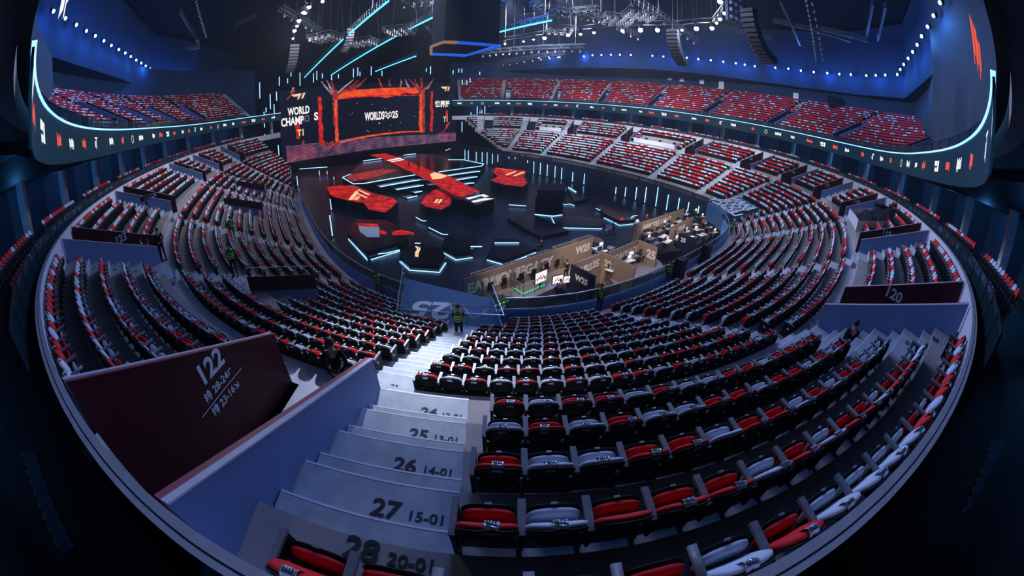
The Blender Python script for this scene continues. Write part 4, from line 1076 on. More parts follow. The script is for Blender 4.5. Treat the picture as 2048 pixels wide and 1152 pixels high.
for k, (a, b, z) in enumerate((((c2(1220, 565)), c2(1830, 460), -12.5), (c2(1445, 605), c2(1810, 545), -12.9), (c2(1690, 645), c2(1790, 625), -13.3), (c2(1590, 720), c2(1725, 690), -13.6), (c3(210, 395), c3(640, 335), -12.5), (c3(330, 450), c3(605, 405), -12.9), (c3(440, 500), c3(565, 485), -13.3))):
    A, B = Vector(at(*a, z)), Vector(at(*b, z)); D = (B - A).normalized(); S = Vector((-D.y, D.x, 0)) * 2.6
    c = (A + B) / 2; root = empty('stage_step', (c.x, c.y, ZP))
    MB().prism([(p.x - c.x, p.y - c.y) for p in (A, B, B + S, A + S)], 0, z - ZP - .06, M['stage']).build('tread', root)
    MB().tube([(A.x - c.x, A.y - c.y, z - ZP), (B.x - c.x, B.y - c.y, z - ZP)], .085, M['led'], 5).build('light_line', root)
    tag(root, 'long black stage step with a pale blue light line along its edge', 'stage step', 'lit steps on both sides of the runway')
platform('jagged red glowing platform with gold chevrons, left of the runway', [c2(490, 570), c2(620, 548), c2(850, 545), c2(960, 580), c2(1090, 640), c2(1250, 680), c2(1400, 710), c2(1460, 770), c2(1380, 850), c2(1300, 915), c2(1230, 910), c2(1050, 870), c2(1000, 790), c2(800, 755), c2(640, 720), c2(540, 680)], ZP, -12.4, [],
         [([c2(500, 572), c2(620, 550), c2(850, 547), c2(960, 582), c2(1090, 642), c2(1250, 684), c2(1395, 714), c2(1452, 770), c2(1375, 848), c2(1300, 908), c2(1235, 905), c2(1060, 866), c2(1010, 788), c2(800, 750), c2(640, 715), c2(545, 676)], 'stagered'),
          ([c2(795, 745), c2(850, 740), c2(930, 640), c2(900, 615), c2(820, 700)], 'scrgold'), ([c2(930, 600), c2(1085, 670), c2(1060, 680), c2(915, 612)], 'scrgold'), ([c2(925, 655), c2(1055, 712), c2(1030, 720), c2(915, 668)], 'scrgold'), ([c2(860, 740), c2(915, 690), c2(930, 690), c2(880, 745)], 'scrgold'), ([c2(890, 742), c2(940, 698), c2(955, 700), c2(910, 745)], 'scrgold')], 'rock_platform', -12.4)
platform('jagged red glowing platform with gold wing mark, right of the runway', [c3(830, 290), c3(1240, 330), c3(1200, 400), c3(1255, 490), c3(1180, 535), c3(950, 510), c3(775, 460), c3(860, 400), c3(800, 345)], ZP, -12.4, [],
         [([c3(835, 294), c3(1235, 332), c3(1193, 400), c3(1247, 488), c3(1178, 530), c3(955, 505), c3(783, 458), c3(870, 400), c3(806, 346)], 'stagered'),
          ([c3(840, 290), c3(1060, 318), c3(1050, 335), c3(850, 305)], 'scrorange'), ([c3(960, 380), c3(1090, 335), c3(1110, 345), c3(985, 388)], 'scrgold'), ([c3(1060, 395), c3(1195, 340), c3(1215, 352), c3(1085, 402)], 'scrgold'), ([c3(920, 330), c3(1050, 345), c3(1000, 360)], 'scrorange')], 'rock_platform', -12.4)
platform('small red glowing platform with white T1 bars beside the runway', [(840, 406), (850, 390), (866, 379), (880, 375), (893, 385), (905, 398), (902, 410), (885, 420), (868, 418), (850, 414)], ZP, -12.6, [([c3(370, 745), c3(480, 790), c3(600, 820)], ZP + .1)],
         [([(842, 406), (852, 391), (867, 381), (880, 377), (892, 386), (903, 399), (900, 409), (884, 418), (868, 416), (851, 412)], 'stagered'), ([c3(50, 738), c3(85, 690), c3(112, 695), c3(80, 742)], 'scrgold'), ([c3(95, 745), c3(130, 695), c3(165, 700), c3(120, 748)], 'scrgold')], 'rock_platform', -12.6)
platform('dark platform printed with red and white team sheets, left front of the stage', [c4(385, 330), c4(640, 605), c4(1080, 490), c4(1200, 430), c4(1150, 300), c4(900, 160), c4(500, 150)], ZP, -12.9, [([c4(385, 325), c4(640, 605)], ZP + .08), ([c4(690, 605), c4(1080, 490)], ZP + .08), ([c4(785, 527), c4(900, 515), c4(1080, 472)], ZP + .3)],
         [([c4(520, 140), c4(800, 150), c4(810, 300), c4(640, 300), c4(540, 225)], 'printwhite'), ([c4(500, 110), c4(780, 120), c4(800, 165), c4(530, 150)], 'stagered'), ([c4(800, 190), c4(900, 230), c4(900, 265), c4(810, 255)], 'stagered'), ([c4(980, 230), c4(1100, 200), c4(1270, 240), c4(1280, 270), c4(975, 272)], 'stagered')], 'stage_platform', ZP)
platform('low black hexagonal platform with orange wave marks, front of the stage', [c4(1080, 625), c4(1215, 745), c4(1620, 775), c4(1710, 645), c4(1640, 520), c4(1300, 440)], ZP, -13.2, [([c4(1080, 628), c4(1215, 747), c4(1620, 777), c4(1708, 648)], ZP + .08), ([c4(1285, 383), c4(1360, 383)], -13.0)],
         [([c4(1290, 420), c4(1320, 425), c4(1345, 470), c4(1315, 510), c4(1310, 560), c4(1285, 560), c4(1290, 500), c4(1318, 465)], 'scrgold'), ([c4(1335, 430), c4(1365, 455), c4(1340, 510), c4(1330, 570), c4(1310, 568), c4(1318, 510), c4(1345, 465)], 'scrgold')], 'stage_platform', ZP)
platform('black hexagonal platform with blue edge light beside the orange wave platform', [c4(1660, 510), c4(1840, 605), c5(245, 458), c5(290, 340), c5(130, 190), c4(1690, 400)], ZP, -13.1, [([c4(1660, 508), c4(1840, 607), c5(60, 485), c5(245, 458)], ZP + .08), ([c5(222, 340), c5(345, 340)], -13.0), ([c4(1475, 170), c4(1660, 262), c4(1735, 264)], ZP + .3), ([c4(1300, 30), c4(1385, 78), c4(1440, 80)], ZP + .4)], (), 'stage_platform', ZP)
platform('dark blue glossy platform with two lit front edges before the long banner wall', [c5(400, 488), c5(590, 542), c5(925, 408), c5(850, 372), c5(730, 310), c5(480, 302)], ZP, -13.3, [([c5(400, 485), c5(590, 540), c5(925, 405)], ZP + .08), ([c5(480, 300), c5(745, 300)], -13.2)], (), 'stage_platform', ZP)
platform('broad flat dark slab in the middle of the stage floor', [c5(620, 62), c5(800, 180), c5(980, 272), c5(1280, 203), c5(1130, 130), c5(920, 30)], ZP, -13.4, [], (), 'stage_platform', ZP)
def tall_block():
    A, B, C = Vector(at(*c3(1340, 895), ZP)), Vector(at(*c3(1570, 915), ZP)), Vector(at(*c3(1690, 900), ZP)); D = Vector((1.2, 6.5, 0))
    c = (A + C) / 2; root = empty('equipment_block', (c.x, c.y, ZP)); f = lambda p: (p.x - c.x, p.y - c.y)
    MB().prism([f(A), f(B), f(C), f(C + D), f(A + D)], 0, 2.6, M['stage']).build('body', root)
    MB().prism([f(A + D * .2), f(C + D * .2), f(C + D * .9), f(A + D * .9)], 2.6, 3.1, M['dark']).build('top_unit', root)
    for a, b in ((A, B), (B, C)): MB().tube([(a.x - c.x, a.y - c.y, .05), (b.x - c.x, b.y - c.y, .05)], .08, M['led'], 5).build('light_line', root)
    tag(root, 'tall black equipment block standing in the right half of the stage floor', 'stage block')
tall_block()
platform('low dark platform with a long straight light line, right of the flat slab', [c5(1150, 140), c5(1700, 152), c5(1640, 70), c5(1230, 30)], ZP, -13.5, [([c5(1150, 138), c5(1700, 150)], ZP + .08), ([c5(1095, 30), c5(1145, 135)], ZP + .08), ([c3(1010, 765), c3(1230, 780)], ZP + .3)], (), 'stage_platform', ZP)
platform('dark hexagonal platform with a small red cube mark by the far tubes', [c6(75, 97), c6(160, 205), c6(340, 292), c6(500, 275), c6(545, 180), c6(300, 60)], ZP, -13.2, [([c6(70, 95), c6(160, 145)], ZP + .3), ([c6(160, 205), c6(340, 292), c6(500, 275)], ZP + .08), ([c6(470, 205), c6(500, 183), c6(545, 178)], -13.1)], [([c6(345, 205), c6(385, 205), c6(385, 228), c6(345, 228)], 'stagered')], 'stage_platform', ZP)
platform('small dark platform with a glowing blue film of water, near the tall block', [c3(1730, 560), c3(1850, 760), c3(2040, 720), c3(2048, 560)], ZP, -13.3, [([c3(1770, 540), c3(1870, 600)], -13.2), ([c3(1690, 770), c3(1790, 755), c3(1850, 775)], ZP + .1)], (), 'stage_platform', ZP)

# light tubes standing against the far side of the pit
FT = np.radians(np.linspace(38.5, 152, 900)); FW = [W(math.degrees(t), dfront(math.degrees(t)) + .25) for t in FT]; FA = np.array([math.atan2(p[0], p[1]) for p in FW])
def tube_thing(x, y, z0, z1, label, group, r=.07, m='led'):
    root = empty('light_tube', (x, y, z0)); h = z1 - z0
    MB().tube([(0, 0, 0), (0, 0, h)], r, M[m], 6).build('tube', root)
    MB().box((0, .02, -.06), (.22, .22, .12), M['black']).build('end_cap', root); MB().box((0, .02, h + .04), (.18, .18, .08), M['black']).build('end_cap', root)
    return tag(root, label, 'light tube', group)
tl = [c3(347, 60) + (150,), c3(423, 70) + (185,), c3(492, 70) + (205,), c3(590, 90) + (210,), c3(670, 90) + (220,), c3(732, 95) + (260,), c3(800, 110) + (240,), c3(870, 120) + (215,), c3(1010, 150) + (175,), c3(1088, 155) + (182,), c3(1247, 195) + (230,), c3(1330, 210) + (400,), c3(1413, 230) + (415,), c3(1505, 250) + (440,), c3(1605, 270) + (465,), c3(1690, 290) + (490,), c3(1830, 345) + (470,), c3(1978, 365) + (500,)]
tl = [(u, v, 290 + y * 180 / 1152) for u, v, y in tl]
tl += [(1024 + a / 3, 384 + b / 3 - (10 if b == 0 else 0), 384 + c / 3) for a, b, c in ((625, 0, 35), (683, 0, 50), (748, 0, 65), (808, 0, 90), (877, 0, 105), (940, 15, 125), (1005, 35, 105), (1063, 60, 115), (1123, 83, 130))]
for u, v0, v1 in tl:
    d0, d1 = ray(u, v0), ray(u, v1); az = math.atan2(d0[0], d0[1]); i = int(np.abs(FA - az).argmin()); p = FW[i]; R = math.hypot(p[0], p[1])
    z0, z1 = R * d1[2] / math.hypot(d1[0], d1[1]), R * d0[2] / math.hypot(d0[0], d0[1])
    tube_thing(p[0], p[1], max(z0, ZP + .15), min(z1, -9.7), 'upright pale blue light tube against the dark wall under the far stands', 'light tubes along the far pit wall')
for (u0, v0), (u1, v1), zf in ((c4(127, 0), c4(172, 300), ZP), (c2(50, 440), c2(68, 575), ZP), (c2(90, 420), c2(108, 565), ZP), (c2(550, 730), c2(562, 890), ZP), (c2(735, 790), c2(740, 850), ZP), (c2(500, 350), c2(505, 405), ZP), (c2(395, 345), c2(403, 420), ZP), (c2(590, 430), c2(597, 480), ZP)):
    p = at(u1, v1, zf); d = ray(u0, v0); R = math.hypot(p[0], p[1]); tube_thing(p[0], p[1], zf + .15, R * d[2] / math.hypot(d[0], d[1]), 'upright light tube standing on the stage floor near the left barrier', 'light tubes on the left of the floor', .06)
hang = [(22, 495, 590), (85, 565, 655), (123, 550, 605), (140, 460, 515), (190, 470, 500), (210, 435, 460), (264, 435, 515), (345, 440, 495), (365, 425, 480), (398, 440, 470), (453, 445, 480), (495, 445, 470), (585, 412, 465), (611, 405, 455), (624, 430, 457), (692, 398, 452), (756, 425, 455), (108, 625, 685), (60, 645, 675), (48, 670, 705), (50, 740, 765), (15, 775, 805), (98, 765, 795), (15, 815, 880), (52, 805, 835), (133, 870, 935), (1048, 398, 445), (1022, 410, 430), (1183, 420, 445), (1217, 412, 435), (1235, 412, 437), (1343, 430, 450), (1238, 480, 525), (1265, 482, 560), (1285, 470, 495), (1248, 538, 585), (1263, 540, 585), (1281, 535, 575), (1330, 520, 545), (1328, 632, 705), (1373, 635, 735), (1290, 675, 695), (1312, 700, 750), (1355, 660, 680), (1236, 730, 790), (1402, 578, 640), (3, 860, 915), (-50, 500, 560), (-20, 530, 560), (-82, 660, 720), (-12, 680, 720), (-52, 580, 610), (-75, 780, 860), (-12, 735, 795), (-37, 890, 920)]
for x, y0, y1 in hang:
    u = 512 + x / 3; dist = 98 if x < 160 else (112 if x < 800 else 104); a, b = atd(u, y0 / 3, dist), atd(u, y1 / 3, dist)
    tube_thing(a[0], a[1], b[2], a[2], 'thin blue light tube hanging in the dark around the big stage screen', 'light tubes hanging round the stage screen', .10)

# ------------------------------------------------------------------ the rig over the floor
def truss_mesh(L, s=.55, step=.9):
    b = MB(); h = s / 2
    for y in (-h, h):
        for z in (0, s): b.tube([(0, y, z), (L, y, z)], .035, M['truss'], 4)
    n = max(2, int(L / step))
    for i in range(n):
        x0, x1 = L * i / n, L * (i + 1) / n
        for y in (-h, h): b.tube([(x0, y, 0 if i % 2 else s), (x1, y, s if i % 2 else 0)], .018, M['truss'], 3); b.tube([(x0, y, 0), (x0, y, s)], .018, M['truss'], 3)
        for z in (0, s): b.tube([(x0, -h, z), (x1, h, z)], .016, M['truss'], 3)
    return b
def truss(label, a, b, neon=False, s=.6, drops=True):
    A, B = Vector(a), Vector(b); L = (B - A).length; root = empty('lighting_truss', A)
    root.rotation_euler = (B - A).to_track_quat('X', 'Z').to_euler()
    truss_mesh(L, s).build('lattice', root)
    if neon: MB().tube([(0, 0, -.12), (L, 0, -.12)], .11, M['neon'], 6).build('neon_line', root)
    if drops:
        c = MB(); q = root.rotation_euler.to_matrix().inverted()
        for f in (.08, .36, .64, .92):
            p = Vector((L * f, 0, s)); up = q @ Vector((0, 0, 22.8 - (A + (B - A) * f).z)); c.tube([tuple(p), tuple(p + up)], .02, M['truss'], 3)
        c.build('hoist_cables', root)
    return tag(root, label, 'truss'), A, B
def fixture_meshes():
    b = MB(); b.box((0, 0, -.10), (.30, .26, .16), M['black']); b.box((-.17, 0, -.30), (.04, .12, .34), M['black']); b.box((.17, 0, -.30), (.04, .12, .34), M['black'])
    h = MB(); h.tube([(0, .0, -.30), (0, .10, -.62)], [.11, .15], M['grey'], 8); l = MB(); l.tube([(0, .10, -.62), (0, .102, -.63)], .13, M['glass'], 8)
    return b.mesh('yoke'), h.mesh('lamp_head'), l.mesh('lens')
FX = fixture_meshes()
def fixtures(A, B, n, grp, rows=1):
    for i in range(n):
        p = A.lerp(B, (i + .5) / n); r = empty('moving_light', p, random.uniform(0, 6.3))
        for nm, me in zip(('yoke', 'lamp_head', 'lens'), FX): link(nm, me, r)
        tag(r, 'dark moving light hanging from a truss over the floor', 'stage light', grp)
zr = 10.6
tr = [('long truss with a cyan neon line, leftmost of the neon ones', (609, 154), (777, 0), 11.5, True, 0), ('long truss with a cyan neon line ending above the screen centre', (663, 149), (909, 13), 11.5, True, 0), ('short cyan neon truss low over the stage screen', (751, 142), (832, 111), 11.0, True, 0), ('cyan neon truss to the right of the hanging scoreboard', (944, 77), (1103, 39), 11.0, True, 0),
      ('bare aluminium truss sloping down to the right over the far stands', (1252, -6), (1394, 84), 11.5, False, 8), ('bare aluminium truss behind the white work lights', (1193, 32), (1282, 76), 12.0, False, 6), ('aluminium truss full of dark moving lights, upper middle', (1060, 12), (1240, 48), 12.5, False, 14), ('crossing truss of moving lights above the work lights', (1030, 40), (1200, 20), 13.0, False, 12),
      ('truss above the hanging scoreboard', (800, 8), (1010, 2), 13.5, False, 12), ('dark truss on the left beside the bright work lights', (640, 64), (560, 20), 12.5, False, 6), ('dark truss with lights low behind the scoreboard', (960, 108), (1170, 96), 9.5, False, 14), ('thin truss of lights in front of the far upper seats', (1000, 128), (1130, 108), 9.5, False, 8)]
for lb_, a, b, z, nn, nf in tr:
    o_, A, B = truss(lb_, at(*a, z), at(*b, z), nn)
    if nf: fixtures(A, B, nf, 'moving lights on the trusses')
def pods():
    """square truss pods with their lights, hung over the left half of the floor"""
    for k, (u, v, z) in enumerate(((650, 75, 10.5), (725, 85, 10.), (800, 62, 10.5), (880, 55, 11.), (1235, 40, 12), (1280, 30, 12.5), (1120, 60, 11.5))):
        c = Vector(at(u, v, z)); root = empty('lighting_pod', c); f = MB(); s = 1.8
        for a, b in (((-s, -s), (s, -s)), ((s, -s), (s, s)), ((s, s), (-s, s)), ((-s, s), (-s, -s))):
            for zz in (0, .4): f.tube([(a[0], a[1], zz), (b[0], b[1], zz)], .05, M['truss'], 4)
            for i in range(5): x = a[0] + (b[0] - a[0]) * i / 5; y = a[1] + (b[1] - a[1]) * i / 5; x2 = a[0] + (b[0] - a[0]) * (i + 1) / 5; y2 = a[1] + (b[1] - a[1]) * (i + 1) / 5; f.tube([(x, y, 0), (x2, y2, .4)], .025, M['truss'], 3)
        f.build('frame', root)
        h = MB()
        for sx in (-1, 1):
            for sy in (-1, 1): h.tube([(sx * s, sy * s, .4), (sx * .6, sy * .6, 22.8 - z)], .025, M['truss'], 3)
        h.build('hoist_cables', root)
        g = MB()
        for i in range(4):
            for j in range(4): g.box((-1.35 + .9 * i, -1.35 + .9 * j, -.25), (.4, .4, .45), M['grey'])
        g.build('lamp_grid', root)
        tag(root, 'square truss pod of lamps hanging on cables over the stage', 'lighting pod', 'square lighting pods over the stage')
pods()
WL = [(645, 3, 1.), (618, 14, 1.3), (607, 25, 1.2), (611, 27, .7), (598, 41, 1.3), (594, 52, .9), (589, 61, 1.2), (586, 77, .6), (1010, 88, .6), (1047, 83, .6), (1067, 79, .6), (1089, 76, 1.2), (1136, 70, 1.2), (1161, 68, .9), (1188, 65, .9), (1245, 61, 1.2), (1281, 60, 1.5), (1315, 60, 1.4), (1364, 60, .9), (1393, 57, 1.5), (1424, 56, 1.4), (1433, 46, .9), (1440, 38, 1.2), (1449, 26, 1.2), (1440, 3, 1.4), (1459, 30, .5)]
wp = []
for k, (u, v, s) in enumerate(WL):
    p = Vector(at(u, v, 10.2)); wp.append(p); root = empty('work_light', p); a = math.atan2(-p.y, -p.x); R = p.length / 45
    b = MB(); b.tube([(0, 0, .05), (0, 0, .5)], [.22, .14], M['black'], 10); b.box((0, 0, .55), (.5, .1, .08), M['black']); b.build('housing', root)
    MB().ball((0, 0, 0), .19 * s * max(.75, R), M['lampw'], 10).build('lens', root)
    if k % 3 == 1:
        l = bpy.data.lights.new('work_light_glow', 'POINT'); l.energy = 1300; l.color = (.82, .88, 1.0); l.shadow_soft_size = .25
        lo = bpy.data.objects.new('work_light_glow', l); COL.objects.link(lo); lo.location = p + Vector((0, 0, -.5))
    tag(root, 'glaring round white work light on the ring truss', 'work light', 'white work lights')
for lst, nm in ((wp[:8], 'curved truss carrying the left group of white work lights'), (wp[8:24], 'curved truss carrying the right group of white work lights')):
    root = empty('ring_truss', lst[0]); b = MB(); o = lst[0]
    for p, q in zip(lst, lst[1:]):
        for dz in (.62, 1.1): b.tube([tuple(p - o + Vector((0, 0, dz))), tuple(q - o + Vector((0, 0, dz)))], .04, M['truss'], 4)
        n = max(1, int((q - p).length / 1.0))
        for i in range(n): a_, c_ = p.lerp(q, i / n) - o, p.lerp(q, (i + 1) / n) - o; b.tube([(a_.x, a_.y, a_.z + .62), (c_.x, c_.y, c_.z + 1.1)], .02, M['truss'], 3)
        b.tube([tuple(p - o + Vector((0, 0, 1.1))), (p.x - o.x, p.y - o.y, 22.8 - o.z)], .02, M['truss'], 3)
    b.build('lattice', root); tag(root, nm, 'truss')
def line_array(u, v, z, n, face, label):
    c = Vector(at(u, v, z)); root = empty('line_array', c, face); a = 0.; y = 0.; zz = 0.
    for i in range(n):
        o = MB().box((0, 0, 0), (1.25, .55, .34), M['navy']).build('cabinet', root); o.location = (0, y, zz); o.rotation_euler = (-a, 0, 0)
        MB().box((0, .285, 0), (1.15, .02, .28), M['grey']).build('grille', o)
        a += .11; zz -= .36 * math.cos(a); y -= .36 * math.sin(a)
    MB().tube([(0, 0, .2), (0, 0, 22.8 - z)], .03, M['truss'], 4).build('hoist_cable', root)
    tag(root, label, 'speakers')
line_array(1345, 62, 9.5, 12, 2.2, 'curved hanging column of speakers just right of the middle work lights')
line_array(1497, 22, 9.5, 14, 1.9, 'curved hanging column of speakers beside the right work lights')
line_array(588, 92, 9.0, 10, -2.2, 'curved hanging column of speakers under the left work lights')
line_array(700, 60, 12, 10, -2.2, 'hanging column of speakers behind the left neon truss')
def scoreboard():
    z = 6.5; px = [(862, 95), (888, 86), (914, 87), (1000, 94), (930, 113), (862, 110)]
    P = [Vector(at(u, v, z)) for u, v in px]; c = sum(P, Vector()) / 6; root = empty('hanging_scoreboard', c)
    q = [(p.x - c.x, p.y - c.y) for p in P]
    MB().prism([(x * .98, y * .98) for x, y in q], .32, 5.6, M['navy']).build('dark_screens', root)
    for i in range(6):
        a, b = q[i], q[(i + 1) % 6]; mm = M['frametan'] if i in (0, 1, 5) else M['frameblue']
        MB().tube([(a[0], a[1], .1), (b[0], b[1], .1)], .16, mm, 4).build('lower_frame', root)
    r = MB()
    for i in range(6): r.tube([(q[i][0] * .8, q[i][1] * .8, 5.6), (q[i][0] * .3, q[i][1] * .3, 16.2)], .04, M['truss'], 4)
    r.build('hoist_cables', root)
    MB().prism([(x * .6, y * .6) for x, y in q], 5.6, 7.2, M['dark']).build('upper_hood', root)
    tag(root, 'big dark hexagonal scoreboard hanging over the middle of the floor', 'scoreboard')
scoreboard()
def panel_light():
    c = Vector(at(1468, 16, 10.4)); root = empty('panel_light', c, .3); MB().box((0, 0, 0), (1.9, .3, 2.7), M['truss']).build('frame', root)
    for i in range(3):
        for j in range(4): MB().ball((-.6 + .6 * i, -.17, -1.0 + .66 * j), .2, M['printwhite'], 8).build('lamp', root)
    tag(root, 'pale panel of twelve lamps beside the right speaker column', 'panel light')
panel_light()
# roof steel, barely lit
for k, (a, b, z) in enumerate((((1545, 40), (1700, 80), 17), ((1560, 0), (1600, 88), 17), ((1730, 80), (1745, 5), 17), ((1755, 78), (1770, 10), 17), ((1640, 56), (1735, 80), 16.4), ((360, 20), (398, 85), 17), ((372, 98), (400, 93), 16), ((1480, 62), (1545, 76), 16), ((470, 50), (512, 30), 17), ((840, 0), (1000, -30), 18))):
    A, B = Vector(at(*a, z)), Vector(at(*b, z)); root = empty('roof_beam', A); D = B - A; root.rotation_euler = D.to_track_quat('X', 'Z').to_euler()
    bm = MB(); bm.box((D.length / 2, 0, .3), (D.length, .3, .06), M['truss']); bm.box((D.length / 2, 0, 0), (D.length, .05, .6), M['truss']); bm.box((D.length / 2, 0, -.3), (D.length, .3, .06), M['truss']); bm.build('girder', root)
    tag(root, 'faint steel roof beam under the dark ceiling', 'roof beam', 'steel roof beams')
for k, (u, v0, v1, n) in enumerate(((1612, 2, 122, 16), (1625, 10, 120, 10), (392, 5, 75, 12))):
    A, B = Vector(at(u, v0, 17)), Vector(at(u + 20, v1, 14.5))
    for i in range(n):
        p = A.lerp(B, i / (n - 1)); r = empty('roof_lamp', p); MB().tube([(0, 0, 0), (0, 0, .3)], .16, M['grey'], 8).build('shade', r); MB().ball((0, 0, -.02), .09, M['printwhite'], 8).build('bulb', r)
        tag(r, 'small unlit lamp in a row hanging from the roof', 'lamp', 'rows of unlit roof lamps')
p = Vector(atd(1293, 153, 96)); root = empty('draped_speaker', p, .3); MB().box((0, 0, 0), (5.6, 2.6, 2.8), M['black']).build('cabinet', root); MB().box((0, 0, 1.45), (5.9, 2.9, .12), M['dark']).build('top_frame', root)
mb_ = MB(); mb_.tube([(-2, 0, 1.5), (-2, 0, 22.6 - p.z)], .04, M['truss'], 4); mb_.tube([(2, 0, 1.5), (2, 0, 22.6 - p.z)], .04, M['truss'], 4); mb_.build('hoist_cables', root)
tag(root, 'black draped box hanging before the top rows of the far upper seats', 'speaker')
p = Vector(atd(1668, 208, 68)); root = empty('draped_speaker', p, .9); MB().box((0, 0, 0), (3.0, 2.0, 2.0), M['black']).build('cabinet', root); MB().box((0, 0, 1.05), (3.2, 2.2, .1), M['dark']).build('top_frame', root)
MB().tube([(0, 0, 1.1), (0, 0, 22.6 - p.z)], .04, M['truss'], 4).build('hoist_cable', root); tag(root, 'black draped box hanging before the right upper seats', 'speaker')
for k, (u, v0, v1, wd) in enumerate(((1340, 150, 160, 1.2), (1364, 154, 163, 1.1), (1404, 158, 168, 1.1), (1443.5, 162, 178, 1.3), (1592.5, 186, 201, 1.2), (1401, 143, 149, 2), (1463, 152, 160, 1.8))):
    best = None
    for i in range(900):
        t = 40 + i * .1; q = WR(t, 11.9)
        a = math.atan2(q[0], q[1]) - math.atan2(*ray(u, v0)[:2])
        if best is None or abs(a) < best[0]: best = (abs(a), t, q)
    _, t, q = best; R = math.hypot(q[0], q[1]); f = lambda v: R * ray(u, v)[2] / math.hypot(*ray(u, v)[:2]); z1, z0 = f(v0), f(v1); I, Tn = inward(t, 11.9, WR)
    o = MB().box((0, 0, (z0 + z1) / 2), (wd, .12, z1 - z0), M['printwhite' if k < 5 else 'dark']).build('door_%d' % k, None, loc=(q[0], q[1], 0), rz=math.atan2(Tn.y, Tn.x)); tag(o, kind='structure')
# ------------------------------------------------------------------ people
def skinned(name, V, E, R, lv=1):
    me = bpy.data.meshes.new(name); me.from_pydata(V, E, []); o = bpy.data.objects.new(name, me); COL.objects.link(o)
    s = o.modifiers.new('s', 'SKIN'); s.use_smooth_shade = True
    for i, r in enumerate(R):
        me.skin_vertices[0].data[i].radius = (r, r) if not isinstance(r, tuple) else r
    me.skin_vertices[0].data[0].use_root = True
    if lv: b = o.modifiers.new('b', 'SUBSURF'); b.levels = lv; b.render_levels = lv
    dg = bpy.context.evaluated_depsgraph_get(); dg.update(); out = bpy.data.meshes.new_from_object(o.evaluated_get(dg)); bpy.data.objects.remove(o); out.materials.clear(); return out
def skeleton(pose):
    J = dict(pelvis=(0, 0, .93), waist=(0, .0, 1.08), chest=(0, .0, 1.30), neck=(0, .005, 1.46), jaw=(0, .03, 1.535), head=(0, .02, 1.61), crown=(0, .01, 1.68))
    for s, n in ((-1, 'l'), (1, 'r')):
        J['hip' + n] = (s * .09, 0, .87); J['knee' + n] = (s * .11, .03, .48); J['ank' + n] = (s * .12, -.01, .09); J['toe' + n] = (s * .14, .15, .035)
        J['sh' + n] = (s * .17, 0, 1.40); J['el' + n] = (s * .25, -.03, 1.13); J['wr' + n] = (s * .23, .10, .92); J['ha' + n] = (s * .22, .13, .86)
        if pose == 'clasp': J['el' + n] = (s * .26, .02, 1.14); J['wr' + n] = (s * .10, .19, 1.02); J['ha' + n] = (s * .035, .21, .98)
        if pose == 'behind': J['el' + n] = (s * .26, -.08, 1.14); J['wr' + n] = (s * .10, -.17, .98); J['ha' + n] = (s * .03, -.18, .94)
        if pose == 'phone' : J['el' + n] = (s * .22, .06, 1.14); J['wr' + n] = (s * .09, .26, 1.22); J['ha' + n] = (s * .05, .29, 1.26)
        if pose == 'sit':
            J['knee' + n] = (s * .13, .45, .50); J['ank' + n] = (s * .13, .42, .09); J['toe' + n] = (s * .14, .57, .035); J['hip' + n] = (s * .09, .04, .50)
            J['wr' + n] = (s * .17, .38, .70 + .0); J['el' + n] = (s * .24, .10, .74); J['ha' + n] = (s * .15, .46, .72); J['sh' + n] = (s * .17, .03, .98)
        if pose == 'walk': J['knee' + n] = (s * .10, s * .16 + .05, .50); J['ank' + n] = (s * .10, s * .30 - .05, .10 + (.05 if s < 0 else 0)); J['toe' + n] = (s * .10, s * .30 + .12, .04); J['wr' + n] = (s * .25, -s * .20, .95); J['ha' + n] = (s * .25, -s * .24, .88)
    if pose == 'sit':
        for k, z in (('pelvis', .52), ('waist', .66), ('chest', .88), ('neck', 1.04), ('jaw', 1.11), ('head', 1.18), ('crown', 1.25)): J[k] = (0, .02 if z < .9 else .06, z)
    return J
RAD = dict(pelvis=.115, waist=.105, chest=.125, neck=.052, jaw=.062, head=.088, crown=.062, hip=.085, knee=.056, ank=.038, toe=.034, sh=.052, el=.040, wr=.027, ha=.030)
def rad_(k): return RAD[k] if k in RAD else RAD[k[:-1]]
